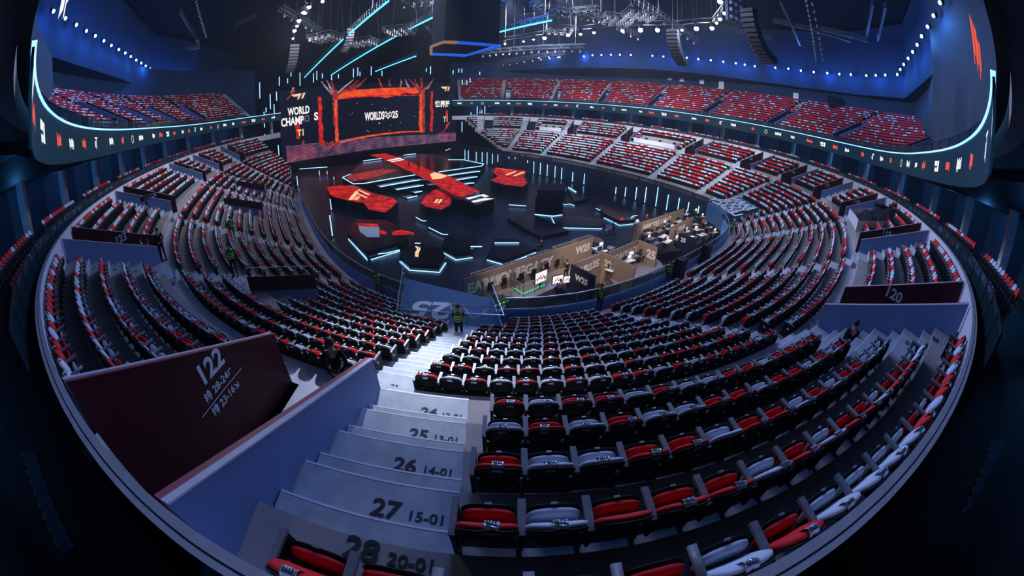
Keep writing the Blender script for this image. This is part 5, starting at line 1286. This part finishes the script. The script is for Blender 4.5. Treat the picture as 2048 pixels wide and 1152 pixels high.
def build_set(pose):
    J = skeleton(pose)
    chain = [('pelvis', 'waist'), ('waist', 'chest'), ('chest', 'neck'), ('neck', 'jaw'), ('jaw', 'head'), ('head', 'crown')]
    for n in 'lr': chain += [('pelvis', 'hip' + n), ('hip' + n, 'knee' + n), ('knee' + n, 'ank' + n), ('ank' + n, 'toe' + n), ('chest', 'sh' + n), ('sh' + n, 'el' + n), ('el' + n, 'wr' + n), ('wr' + n, 'ha' + n)]
    def make(name, keys, edges, grow, fingers=False, lv=1):
        idx = {k: i for i, k in enumerate(keys)}; V = [J[k] for k in keys]; R = [rad_(k) * grow for k in keys]; E = [(idx[a], idx[b]) for a, b in edges if a in idx and b in idx]
        if fingers:
            for n, s in (('l', -1), ('r', 1)):
                h = Vector(J['ha' + n]); w_ = Vector(J['wr' + n]); d = (h - w_).normalized(); side = d.cross(Vector((0, 1, .2))).normalized()
                for f in range(5):
                    off = side * (.017 * (f - 1.5)) if f < 4 else side * -.035
                    ln = (.070, .080, .074, .058)[f] if f < 4 else .045
                    a = h + off + d * .018 if f < 4 else h + off * .8 - d * .01
                    b = a + d * ln * .55 + Vector((0, .010, 0)); c = b + d * ln * .45 + Vector((0, .012, -.006))
                    i = len(V); V += [tuple(a), tuple(b), tuple(c)]; R += [.010, .009, .007]; E += [(idx['ha' + n], i), (i, i + 1), (i + 1, i + 2)]
        return skinned(name, V, E, R, lv)
    order = ['pelvis', 'waist', 'chest', 'neck', 'jaw', 'head', 'crown'] + [k + n for n in 'lr' for k in ('hip', 'knee', 'ank', 'toe', 'sh', 'el', 'wr', 'ha')]
    S = {}
    S['body'] = make('body', order, chain, 1., True, 1); S['body'].materials.append(M['skin'])
    up = ['pelvis', 'waist', 'chest'] + [k + n for n in 'lr' for k in ('sh', 'el', 'wr')]
    S['jacket'] = make('jacket', up, chain, 1.22)
    S['trousers'] = make('trousers', ['pelvis'] + [k + n for n in 'lr' for k in ('hip', 'knee', 'ank')], chain, 1.22)
    b = MB()
    for n in 'lr':
        a, t = Vector(J['ank' + n]), Vector(J['toe' + n]); d = t - a; d.z = 0; ang = math.atan2(d.y, d.x)
        c = (a + t) / 2; b.box((c.x, c.y, .045), (.27, .10, .09), M['black'], rz=ang)
    S['shoes'] = b.mesh('shoes')
    h = Vector(J['head']); hb = MB(); hb.ball((h.x, h.y - .018, h.z + .028), .104, M['hair'], 10); S['hair'] = hb.mesh('hair', True)
    cb = MB(); cb.ball((h.x, h.y - .012, h.z + .050), .108, M['cloth'], 10, .75); cb.box((h.x, h.y + .115, h.z + .045), (.15, .11, .014), M['cloth']); S['cap'] = cb.mesh('cap', False)
    fb = MB()
    for s in (-1, 1): fb.ball((h.x + s * .032, h.y + .086, h.z + .008), .012, M['ink'], 6); fb.ball((h.x + s * .092, h.y, h.z - .004), .022, M['skin'], 6)
    fb.ball((h.x, h.y + .098, h.z - .018), .014, M['skin'], 6, 1.5); fb.box((h.x, h.y + .088, h.z - .052), (.046, .012, .010), M['maroon_cap']); S['face'] = fb.mesh('face')
    # vest: loft over the torso
    w_, c_ = Vector(J['waist']), Vector(J['chest']); v = MB(); zs = [w_.z - .13, w_.z - .08, w_.z - .02, w_.z + .04, w_.z + .10, w_.z + .16, c_.z + .02, c_.z + .09, c_.z + .15]; rr = [.175, .175, .172, .170, .172, .178, .185, .180, .120]; ms = ['hiviz', 'vest', 'hiviz', 'vest', 'hiviz', 'vest', 'vest', 'hiviz']
    n = 14
    for k in range(len(zs) - 1):
        for i in range(n):
            q = [((math.cos(2 * PI * (i + a)/ n)) * rr[k + b_] * 1.10, w_.y + math.sin(2 * PI * (i + a) / n) * rr[k + b_] * .86, zs[k + b_]) for a, b_ in ((0, 0), (1, 0), (1, 1), (0, 1))]
            mm = ms[k] if k < 7 else ('hiviz' if abs(math.cos(2 * PI * (i + .5) / n)) > .5 else 'vest')
            v.quad(q, M[mm])
    S['vest'] = v.mesh('vest', True)
    return S
SETS = {}
def person(u, v, z, facing, pose, label, vest=False, top='cloth', scale=1.0, hair=True, xy=None, group=None):
    if pose not in SETS: SETS[pose] = build_set(pose)
    S = SETS[pose]; p = Vector(at(u, v, z)) if xy is None else Vector((xy[0], xy[1], z))
    o = link('person', S['body'], None, p, facing); o.scale = (scale,) * 3
    j = S['jacket'].copy(); j.materials.append(M[top]); link('jacket', j, o)
    t = S['trousers'].copy(); t.materials.append(M['cloth']); link('trousers', t, o)
    link('shoes', S['shoes'], o); link('face', S['face'], o); link('hair', S['hair'], o)
    if vest: link('hi_viz_vest', S['vest'], o); link('cap', S['cap'], o)
    return tag(o, label, 'person', group)
def face_to(u, v, z, tu, tv):            # yaw that looks from one spot towards another
    a, b = at(u, v, z), at(tu, tv, z); return math.atan2(b[1] - a[1], b[0] - a[0]) - PI / 2
TOME = PI
G = 'guard in green vest and cap '
person(912, 668, -9.4, TOME + .1, 'behind', G + 'on the stairs before the 25 platform', True, xy=(-2.25, 12.6))
person(760, 592, Z_WALK, TOME + .45, 'clasp', G + 'on the walkway, left end of the barrier', True)
person(668, 517, Z_WALK, TOME + .8, 'clasp', G + 'far up the left walkway beside the barrier', True)
person(1197, 620, Z_WALK, TOME - .2, 'clasp', G + 'at the barrier in front of block 121', True)
person(1333, 566, Z_WALK, TOME - .5, 'clasp', G + 'on the walkway beside the first black speaker box', True)
person(472, 552, -6.8, TOME + .5, 'behind', G + 'behind the low 123 wall, in the left stands', True)
person(467, 477, -7.7, TOME + .8, 'clasp', G + 'standing among the rows above the low 123 wall', True)
person(617, 585, -8.4, TOME + .5, 'sit', G + 'seated at the lower end of the 123 wall', True)
person(290, 540, -5.45, TOME + .6, 'clasp', G + 'behind the block 123 divider wall', True, xy=(-17.6, 9.2))
person(1461, 470, Z_WALK, TOME - .8, 'clasp', G + 'at the right end of the barrier', True)
person(712, 230, 2.05, TOME + .6, 'clasp', G + 'on the left upper deck behind the ribbon screen', True, xy=tuple(WR(-97, 1.0)[:2]))
person(1882, 280, 2.05, TOME - .6, 'clasp', G + 'on the right upper deck by the dark wall', True, xy=tuple(WR(5.5, 1.6)[:2]))
person(312, 548, -5.45, TOME + .5, 'phone', 'person in black holding a phone on the cross aisle by block 123')
person(329, 520, -5.45, TOME + .9, 'clasp', 'person in black standing behind the one holding a phone')
person(676, 800, -5.45, 0.3, 'behind', 'person with black hair and black jacket at the tunnel mouth of block 122', xy=(-3.35, 4.75), scale=.95)
person(1690, 690, -5.45, -.5, 'behind', 'person in black leaning at the end of the block 120 wall', xy=(9.0, 5.0))
person(1788, 440, -3.2, TOME - 1.1, 'clasp', 'camera operator in black beside the parapet above block 119', xy=tuple(W(9.5, 1.1)[:2]))
person(0, 0, 2.05, TOME + .4, 'clasp', 'dark clothed person at the rail of the left upper deck, nearer one', xy=tuple(WR(-74, 1.1)[:2]))
person(0, 0, 2.05, TOME + .4, 'clasp', 'dark clothed person at the rail of the left upper deck, farther one', xy=tuple(WR(-112, 1.1)[:2]))
person(*c2(1612, 322), ZS + .17, 2.0, 'walk', 'person in black walking on the red runway, left one')
person(*c2(1745, 345), ZS + .17, 2.2, 'clasp', 'person in black standing on the red runway, right one')
person(*c3(98, 318), ZS, 2.6, 'clasp', 'person standing on the dark stage behind the runway')
person(*c5(1650, 215), Z_PIT, 1.2, 'walk', 'person carrying the pale box across the stage floor, at its left')
person(*c5(1745, 205), Z_PIT, 4.4, 'walk', 'person carrying the pale box across the stage floor, at its right')
q = (Vector(at(*c5(1650, 215), Z_PIT)) + Vector(at(*c5(1745, 205), Z_PIT))) / 2
root = empty('carried_box', (q.x, q.y, Z_PIT + .78), .3); MB().box((0, 0, .12), (.75, .5, .42), M['white']).build('box', root); MB().box((0, 0, .345), (.78, .53, .03), M['grey']).build('lid', root); tag(root, 'pale box carried by two people over the stage floor', 'box')
person(*c5(985, 378), Z_PIT, 2.2, 'sit', 'person crouching on the dark floor before the banner wall')

# ------------------------------------------------------------------ production area inside the barrier
ZD = -12.9
def banner_wall(pts, zt, label, words=(), front='tan', zb=Z_PIT, back='navy'):
    P = [Vector(at(u, v, zt)) for u, v in pts]; o = Vector((P[0].x, P[0].y, zb)); root = empty('banner_wall', o); th = .12
    for a, b in zip(P, P[1:]):
        D = (b - a).normalized(); S = Vector((D.y, -D.x, 0)); S = S if S.dot(-a) > 0 else -S
        A, B = a - o, b - o; h = zt - zb
        MB().prism([(A.x, A.y), (B.x, B.y), (B.x + S.x * th / 2, B.y + S.y * th / 2), (A.x + S.x * th / 2, A.y + S.y * th / 2)], 0, h, M[front]).build('printed_face', root)
        MB().prism([(A.x, A.y), (B.x, B.y), (B.x - S.x * th / 2, B.y - S.y * th / 2), (A.x - S.x * th / 2, A.y - S.y * th / 2)], 0, h + .02, M[back]).build('backing', root)
    bpy.context.view_layer.update()
    for w_, f, size, seg, dz in words:
        a, b = P[seg], P[seg + 1]; D = (b - a).normalized(); S = Vector((D.y, -D.x, 0)); S = S if S.dot(-a) > 0 else -S
        X = Vector((0, 0, 1)).cross(S); p = a.lerp(b, f) + S * (th / 2 + .02); text(w_, (p.x, p.y, zt - dz), X, Vector((0, 0, 1)), size, M['printwhite'], 'printed_word', root, bold=.05, ext=.005)
    return tag(root, label, 'banner wall')
MB_deck = [Vector(at(*c, ZD)) for c in (c5(150, 800), c5(1540, 350), c5(1700, 420), c5(1320, 700), c5(850, 905))]
root = empty('booth_deck', (MB_deck[0].x, MB_deck[0].y, Z_PIT)); MB().prism([(p.x - MB_deck[0].x, p.y - MB_deck[0].y) for p in MB_deck], 0, ZD - Z_PIT, M['grey']).build('deck', root); tag(root, 'raised grey deck behind the long banner wall', 'platform')
MB2 = [Vector(at(*c, ZD)) for c in (c6(60, 760), c6(560, 560), c6(800, 700), c6(880, 800), c6(300, 980))]
root = empty('booth_deck', (MB2[0].x, MB2[0].y, Z_PIT)); MB().prism([(p.x - MB2[0].x, p.y - MB2[0].y) for p in MB2], 0, ZD - Z_PIT, M['grey']).build('deck', root); tag(root, 'raised grey deck of the middle broadcast booth', 'platform')
MB3 = [Vector(at(*c, ZD)) for c in (c6(520, 400), c6(1080, 200), c6(1500, 170), c6(1560, 330), c6(1150, 560), c6(800, 620))]
root = empty('booth_deck', (MB3[0].x, MB3[0].y, Z_PIT)); MB().prism([(p.x - MB3[0].x, p.y - MB3[0].y) for p in MB3], 0, ZD - Z_PIT, M['dark']).build('deck', root); tag(root, 'raised dark deck of the far production area', 'platform')
ZW = -11.0
banner_wall([c5(140, 685), c5(1540, 240)], ZW, 'long tan banner wall printed EARN YOUR LEGACY facing the near stands', [('EARN', .12, 1.1, 0, .95), ('YOUR', .28, 1.1, 0, .95), ('LEGACY', .47, 1.1, 0, .95), ('W25', .90, .95, 0, .8)])
banner_wall([c5(1320, 520), c5(1655, 400), c5(2000, 560)], ZW, 'tan banner corner of the near broadcast booth with 25 and legacy print', [('YOURS', .28, .8, 0, .9), ('25', .75, .85, 0, .8), ('22', .2, .7, 1, .8)])
banner_wall([c6(215, 600), c6(560, 455), c6(785, 550)], ZW, 'tan banner corner of the middle booth with large white lettering', [('LEGACY', .35, .9, 0, .9), ('MADE', .78, .9, 0, .9), ('25', .75, 1.05, 1, .9)])
banner_wall([c6(510, 280), c6(1085, 95)], ZW, 'far tan banner wall with white lettering along the stage floor', [('EARN YOUR LEGACY', .42, .75, 0, .75)])
banner_wall([c6(925, 315), c6(1185, 190)], ZW, 'short tan banner wall in the far production area', [('YOUR', .5, .8, 0, .8)])
banner_wall([c5(1310, 530), c5(1570, 660)], ZW + .1, 'dark navy booth side with a white 25 mark and emblem', [('W25', .5, .62, 0, .8)], 'navy')
banner_wall([c6(1030, 380), c6(1230, 450)], ZW - .2, 'dark booth side with a white 25 mark in the far production area', [('25', .3, .6, 0, .6)], 'navy')
def desk_pod(u, v, w_, d_, rz, label):
    p = Vector(at(u, v, ZD)); root = empty('desk_booth', p, rz); b = MB()
    b.box((0, d_ / 2, .62), (w_, .08, 1.24), M['grey']); b.box((-w_ / 2, 0, .62), (.08, d_, 1.24), M['grey']); b.box((w_ / 2, 0, .62), (.08, d_, 1.24), M['grey']); b.build('partition', root)
    MB().box((0, d_ * .15, .74), (w_ - .1, d_ * .62, .05), M['dark']).build('desk_top', root)
    for i in range(2):
        m_ = MB().box((-w_ / 4 + i * w_ / 2, d_ * .2, 1.02), (.60, .04, .36), M['black']).build('monitor', root); MB().box((-w_ / 4 + i * w_ / 2, d_ * .2, .80), (.08, .08, .12), M['black']).build('stand', m_)
        MB().box((-w_ / 4 + i * w_ / 2, 0, .78), (.42, .14, .025), M['grey']).build('keyboard', root)
    for i in range(2):
        MB().box((-w_ / 4 + i * w_ / 2, -d_ * .35, .46), (.46, .44, .07), M['black']).build('chair_seat', root); MB().box((-w_ / 4 + i * w_ / 2, -d_ * .35 - .22, .76), (.44, .06, .5), M['black']).build('chair_back', root)
    tag(root, label, 'desk booth')
rb = .70
nmz = ['nearest the left end of the long banner wall', 'second along the long banner wall', 'third along the long banner wall', 'fourth along the long banner wall', 'last along the long banner wall, beside the emblem']
for k, c in enumerate((c5(440, 790), c5(760, 690), c5(1020, 585), c5(1270, 480), c5(1470, 400))): desk_pod(*c, 2.5, 1.7, rb, 'grey partitioned desk booth, ' + nmz[k])
# desks with monitors in the far production area
rd = random.Random(9); grid = []
for r_ in range(5):
    for c_ in range(7):
        x, y = 560 + c_ * 135 + r_ * 45, 330 + r_ * 62 - c_ * 28
        if x < 1480 and not (900 < x < 1000 and y < 300): grid.append((x, y))
def production_desk(u, v, z, rz, k):
    p = Vector(at(u, v, z)); root = empty('production_desk', p, rz)
    b = MB(); b.box((0, 0, .74), (1.5, .7, .05), M['grey' if k % 3 else 'white']); b.build('desk_top', root)
    for sx in (-.7, .7):
        for sy in (-.3, .3): MB().box((sx, sy, .36), (.04, .04, .72), M['steel']).build('leg', root)
    for i in range(1 + k % 2):
        mo = MB().box((-.35 + .7 * i, .15, 1.02), (.58, .04, .35), M['black']).build('monitor', root)
        MB().box((-.35 + .7 * i, .128, 1.02), (.54, .004, .31), M['scrw' if (k + i) % 4 == 0 else 'ribbon']).build('display', mo)
    MB().box((.1, -.15, .80), (.5, .3, .06), M['printwhite' if k % 2 else 'steel']).build('control_surface', root)
    if k % 4 == 0: MB().box((.55, .0, .90), (.3, .4, .28), M['navy']).build('equipment_case', root)
    tag(root, 'cluttered production desk with monitors inside the barrier', 'desk', 'production desks inside the barrier')
for k, (x, y) in enumerate(grid): production_desk(*c6(x, y), ZD, .65 + rd.uniform(-.3, .3), k)
for k, (x, y) in enumerate(((1640, 470), (1700, 440), (1600, 430), (1760, 500), (1900, 430), (2000, 420))): production_desk(*c5(x, y), ZD, .7 + rd.uniform(-.2, .2), k + 1)
for k, (x, y) in enumerate(((330, 830), (420, 790), (500, 730), (610, 700), (250, 880))): production_desk(*c6(x, y), ZD, .6 + rd.uniform(-.2, .2), k + 2)
for k, (x, y) in enumerate(((640, 300), (700, 420), (860, 300), (900, 430), (760, 360), (1000, 230), (1100, 330), (1210, 270), (1290, 350), (840, 390), (960, 470), (1180, 190))):
    person(*c6(x, y), ZD, rd.uniform(0, 6.2), 'sit' if k % 2 else 'clasp', 'crew member in dark clothes at work among the production desks', False, 'cloth' if k % 4 else 'maroon_cap', group='crew among the production desks')
person(*c5(1245, 690), ZD, 2.6, 'clasp', 'tall person in black standing before the dark 25 booth side')
person(*c5(1185, 860), ZD - .1, .6, 'sit', 'person in a blue shirt seated at the bright screens inside the barrier', False, 'blueshirt')
def screen_board(c, w_, h_, rz, label, mm):
    p = Vector(at(*c, ZD)); root = empty('display_screen', p, rz); MB().box((0, 0, 1.0 + h_ / 2 - .5), (w_, .08, h_), M['black']).build('casing', root)
    MB().box((0, -.045, .5 + h_ / 2), (w_ - .08, .01, h_ - .08), M[mm]).build('display', root); b = MB()
    for i in range(6): b.box((-w_ * .3 + i * w_ * .12, -.055, .5 + h_ * (.3 + .4 * ((i * 7) % 5) / 5)), (w_ * .09, .006, h_ * .18), M['ribbon' if i % 2 else 'rr'])
    b.build('picture_blocks', root); MB().box((0, 0, .25), (.1, .1, .5), M['black']).build('foot', root); tag(root, label, 'screen')
screen_board(c5(970, 790), 1.3, .95, .75, 'bright tilted screen with blue and white picture beside the green light strip', 'scrw')
screen_board(c5(1150, 800), 1.0, .7, .5, 'bright screen in front of the person in blue', 'scrw')
screen_board(c5(1265, 790), .9, .6, .3, 'bright screen with pale stripes right of the person in blue', 'scrw')
for k, run in enumerate(([c5(310, 875), c5(480, 980), c5(650, 915)], [c5(700, 790), c5(790, 850), c5(1030, 745)], [c4(1240, 1120), c4(1520, 1055)])):
    P = [Vector(at(*c, -12.6)) for c in run]; o = P[0].copy(); root = empty('green_rail', (o.x, o.y, Z_PIT)); b = MB()
    for a, q_ in zip(P, P[1:]):
        n = max(4, int((q_ - a).length / .28))
        for i in range(n): x, y = a.lerp(q_, i / n) - o, a.lerp(q_, (i + .6) / n) - o; b.tube([(x.x, x.y, 1.2), (y.x, y.y, 1.2)], .035, M['green'], 4)
    b.build('green_light_strip', root); r = MB()
    for a, q_ in zip(P, P[1:]):
        r.tube([tuple((a - o) + Vector((0, 0, 1.9))), tuple((q_ - o) + Vector((0, 0, 1.9)))], .03, M['arm'], 4)
        for f in (0, .5, 1): x = a.lerp(q_, f) - o; r.tube([(x.x, x.y, 0), (x.x, x.y, 1.9)], .025, M['arm'], 4)
    r.build('rail', root); tag(root, ['dark rail with green light strip at the left corner of the banner wall', 'dark rail with green light strip near the bright screens', 'dark rail with green light strip beyond the glass at the platform'][k], 'rail')
for k, c in enumerate(((1216, 497), (1350, 538))):
    t_ = None
for k, (t_, lb_) in enumerate(((-5.6, 'black speaker box against the barrier, next to the guard at block 120'), (3.5, 'black speaker box against the barrier, farther right'))):
    p = W(t_, DD - .35, Z_WALK); I, Tn = inward(t_, DD - .35); root = empty('speaker_box', p, math.atan2(Tn.y, Tn.x)); MB().box((0, 0, .85), (.95, .6, 1.7), M['black']).build('cabinet', root); MB().box((0, -.31, .85), (.85, .02, 1.55), M['dark']).build('grille', root); tag(root, lb_, 'speaker')
# broadcast box walls in the far stands
for k, (a, b) in enumerate(((75, 90), (119, 127), (7, 15))):
    m = MB()
    for i in range(int((b - a) * 2)):
        t = a + i / 2; m.quad([W(t, 4.5, -5.4), W(t + .5, 4.5, -5.4), W(t + .5, 4.5, -4.0), W(t, 4.5, -4.0)], M['white']); m.quad([W(t, 4.5, -4.0), W(t + .5, 4.5, -4.0), W(t + .5, 4.4, -4.0), W(t, 4.4, -4.0)], M['white'])
    for t in (a, b): m.quad([W(t, 1.9, -5.4), W(t, 4.5, -5.4), W(t, 4.5, -4.0), W(t, 1.9, -3.2)], M['white'])
    tag(m.build('commentary_box'), ['white low wall of the commentary box in the right far stands', 'white low wall of the commentary box in the stands near the screen', 'white low wall round the draped camera stand above block 119'][k], 'box wall')
    for i in range(3):
        t = a + (b - a) * (i + .5) / 3; I, Tn = inward(t, 3.4); root = empty('commentary_desk', W(t, 3.3, -4.9), math.atan2(Tn.y, Tn.x)); MB().box((0, 0, .74), (3.0, .7, .06), M['navy']).build('desk_top', root); MB().box((0, .3, .37), (3.0, .04, .7), M['glass']).build('front_panel', root); MB().box((-.6, .1, 1.0), (.7, .05, .42), M['black']).build('monitor', root); tag(root, 'dark commentary desk with monitor in a box of the stands', 'desk', 'commentary desks')
# camera on its tripod with a dark drape, above block 119
p = W(10.5, 1.9, -3.9); root = empty('camera_stand', p, .8)
for a in range(3): MB().tube([(0, 0, 1.2), (.5 * math.cos(a * 2.1), .5 * math.sin(a * 2.1), 0)], .03, M['black']).build('leg', root)
MB().box((0, 0, 1.35), (.35, .9, .35), M['black']).build('camera_body', root); MB().tube([(0, .45, 1.35), (0, .95, 1.35)], [.12, .15], M['black'], 10).build('lens', root)
tag(root, 'large broadcast camera on a tripod beside its operator above block 119', 'camera')
p = W(-69.5, 3.2, -4.3); root = empty('camera_stand', p, .3)
for a in range(3): MB().tube([(0, 0, 1.2), (.5 * math.cos(a * 2.1), .5 * math.sin(a * 2.1), 0)], .03, M['black']).build('leg', root)
MB().box((0, 0, 1.35), (.35, .9, .35), M['black']).build('camera_body', root); MB().tube([(0, .45, 1.35), (0, .95, 1.35)], [.12, .15], M['black'], 10).build('lens', root)
tag(root, 'broadcast camera on a tripod in the left stands beyond block 124', 'camera')
# stanchions with belts on the left aisle
for k, (u, v, z) in enumerate(((378, 446, -5.9), (497, 488, -8.1), (498 + 52, 495, -8.5), (553, 480, -8.5), (613, 512, -9.8), (590, 622, -9.0), (733, 605, -9.8))):
    p = Vector(at(u, v, z)); root = empty('belt_post', p); MB().tube([(0, 0, 0), (0, 0, .95)], .03, M['black'], 8).build('post', root); MB().tube([(0, 0, 0), (0, 0, .02)], .16, M['black'], 12).build('base', root); MB().tube([(0, 0, .93), (0, 0, 1.0)], .04, M['dark'], 8).build('belt_head', root)
    tag(root, 'black belt post standing on the left stands stairs', 'belt post', 'belt posts on the left stairs')

# black drape over the seats by that camera, edge following the rows
root = empty('black_drape', W(10.5, 2.6, -4.2)); o = Vector(root.location); b = MB(); rd = random.Random(2); g = []
for i in range(9):
    for j in range(7):
        t = 7.6 + i * .75; d = 1.2 + j * .5; n_ = min(4, max(0, int((d - .03) / .888))); z = zfloor(n_) + .95 + rd.uniform(-.06, .06) - (.7 if i in (0, 8) or j == 6 else 0)
        g.append(tuple(Vector(W(t, d, z)) - o))
for i in range(8):
    for j in range(6): b.raw([g[i * 7 + j], g[(i + 1) * 7 + j], g[(i + 1) * 7 + j + 1], g[i * 7 + j + 1]], [(0, 1, 2, 3)], M['cloth'])
MBv = b; b.build('cloth', root); tag(root, 'black cloth draped over the seats by the camera above block 119', 'drape')

for k, (pts, nm) in enumerate((([(45, 905), (70, 905), (150, 1095), (125, 1110)], 'dim teal floor strip on the dark concourse at the lower left'), ([(1985, 880), (2010, 880), (1945, 1010), (1922, 1035)], 'dim teal floor strip on the dark concourse at the lower right'))):
    P = [Vector(at(u, v, -2.93)) for u, v in pts]; c = P[0].copy(); root = empty('floor_strip', c); b = MB(); b.quad([tuple(p - c) for p in P], M['carpet']); b.build('strip', root); h = MB()
    for i in range(9):
        a_ = P[0].lerp(P[3], i / 9) - c; b_ = P[0].lerp(P[3], (i + .5) / 9) - c; n_ = (P[1] - P[0]).normalized() * .06
        h.raw([tuple(a_ + Vector((0, 0, .004))), tuple(b_ + Vector((0, 0, .004))), tuple(b_ - n_ + Vector((0, 0, .004))), tuple(a_ - n_ + Vector((0, 0, .004)))], [(0, 1, 2, 3)], M['orange'])
    h.build('hazard_tape', root); tag(root, nm, 'floor strip')

# ------------------------------------------------------------------ labels that count along a row, for look-alikes
ONES = ['', 'first', 'second', 'third', 'fourth', 'fifth', 'sixth', 'seventh', 'eighth', 'ninth', 'tenth', 'eleventh', 'twelfth', 'thirteenth', 'fourteenth', 'fifteenth', 'sixteenth', 'seventeenth', 'eighteenth', 'nineteenth']
TENS = {2: ('twenty', 'twentieth'), 3: ('thirty', 'thirtieth'), 4: ('forty', 'fortieth'), 5: ('fifty', 'fiftieth'), 6: ('sixty', 'sixtieth'), 7: ('seventy', 'seventieth'), 8: ('eighty', 'eightieth'), 9: ('ninety', 'ninetieth')}
def ordinal(n):
    if n >= 100: return 'hundredth' if n == 100 else 'hundred-and-' + ordinal(n - 100)
    if n < 20: return ONES[n]
    return TENS[n // 10][1] if n % 10 == 0 else TENS[n // 10][0] + '-' + ONES[n % 10]
from collections import defaultdict
GR = defaultdict(list)
for o in COL.objects:
    if o.parent is None and o.get('label') and o.get('kind') != 'stuff': GR[o['label']].append(o)
for lb_, os_ in GR.items():
    if len(os_) < 2: continue
    def key(o):
        p = o.location if o.location.length > .01 else o.bound_box[0]
        return project(Vector(p))[0] if Vector(p).length else 0
    os_.sort(key=key)
    for i, o in enumerate(os_):
        words_ = lb_.split()
        s = lb_ if len(words_) <= 12 else ' '.join(words_[:12])
        o['label'] = '%s, %s from the left' % (s, ordinal(i + 1))
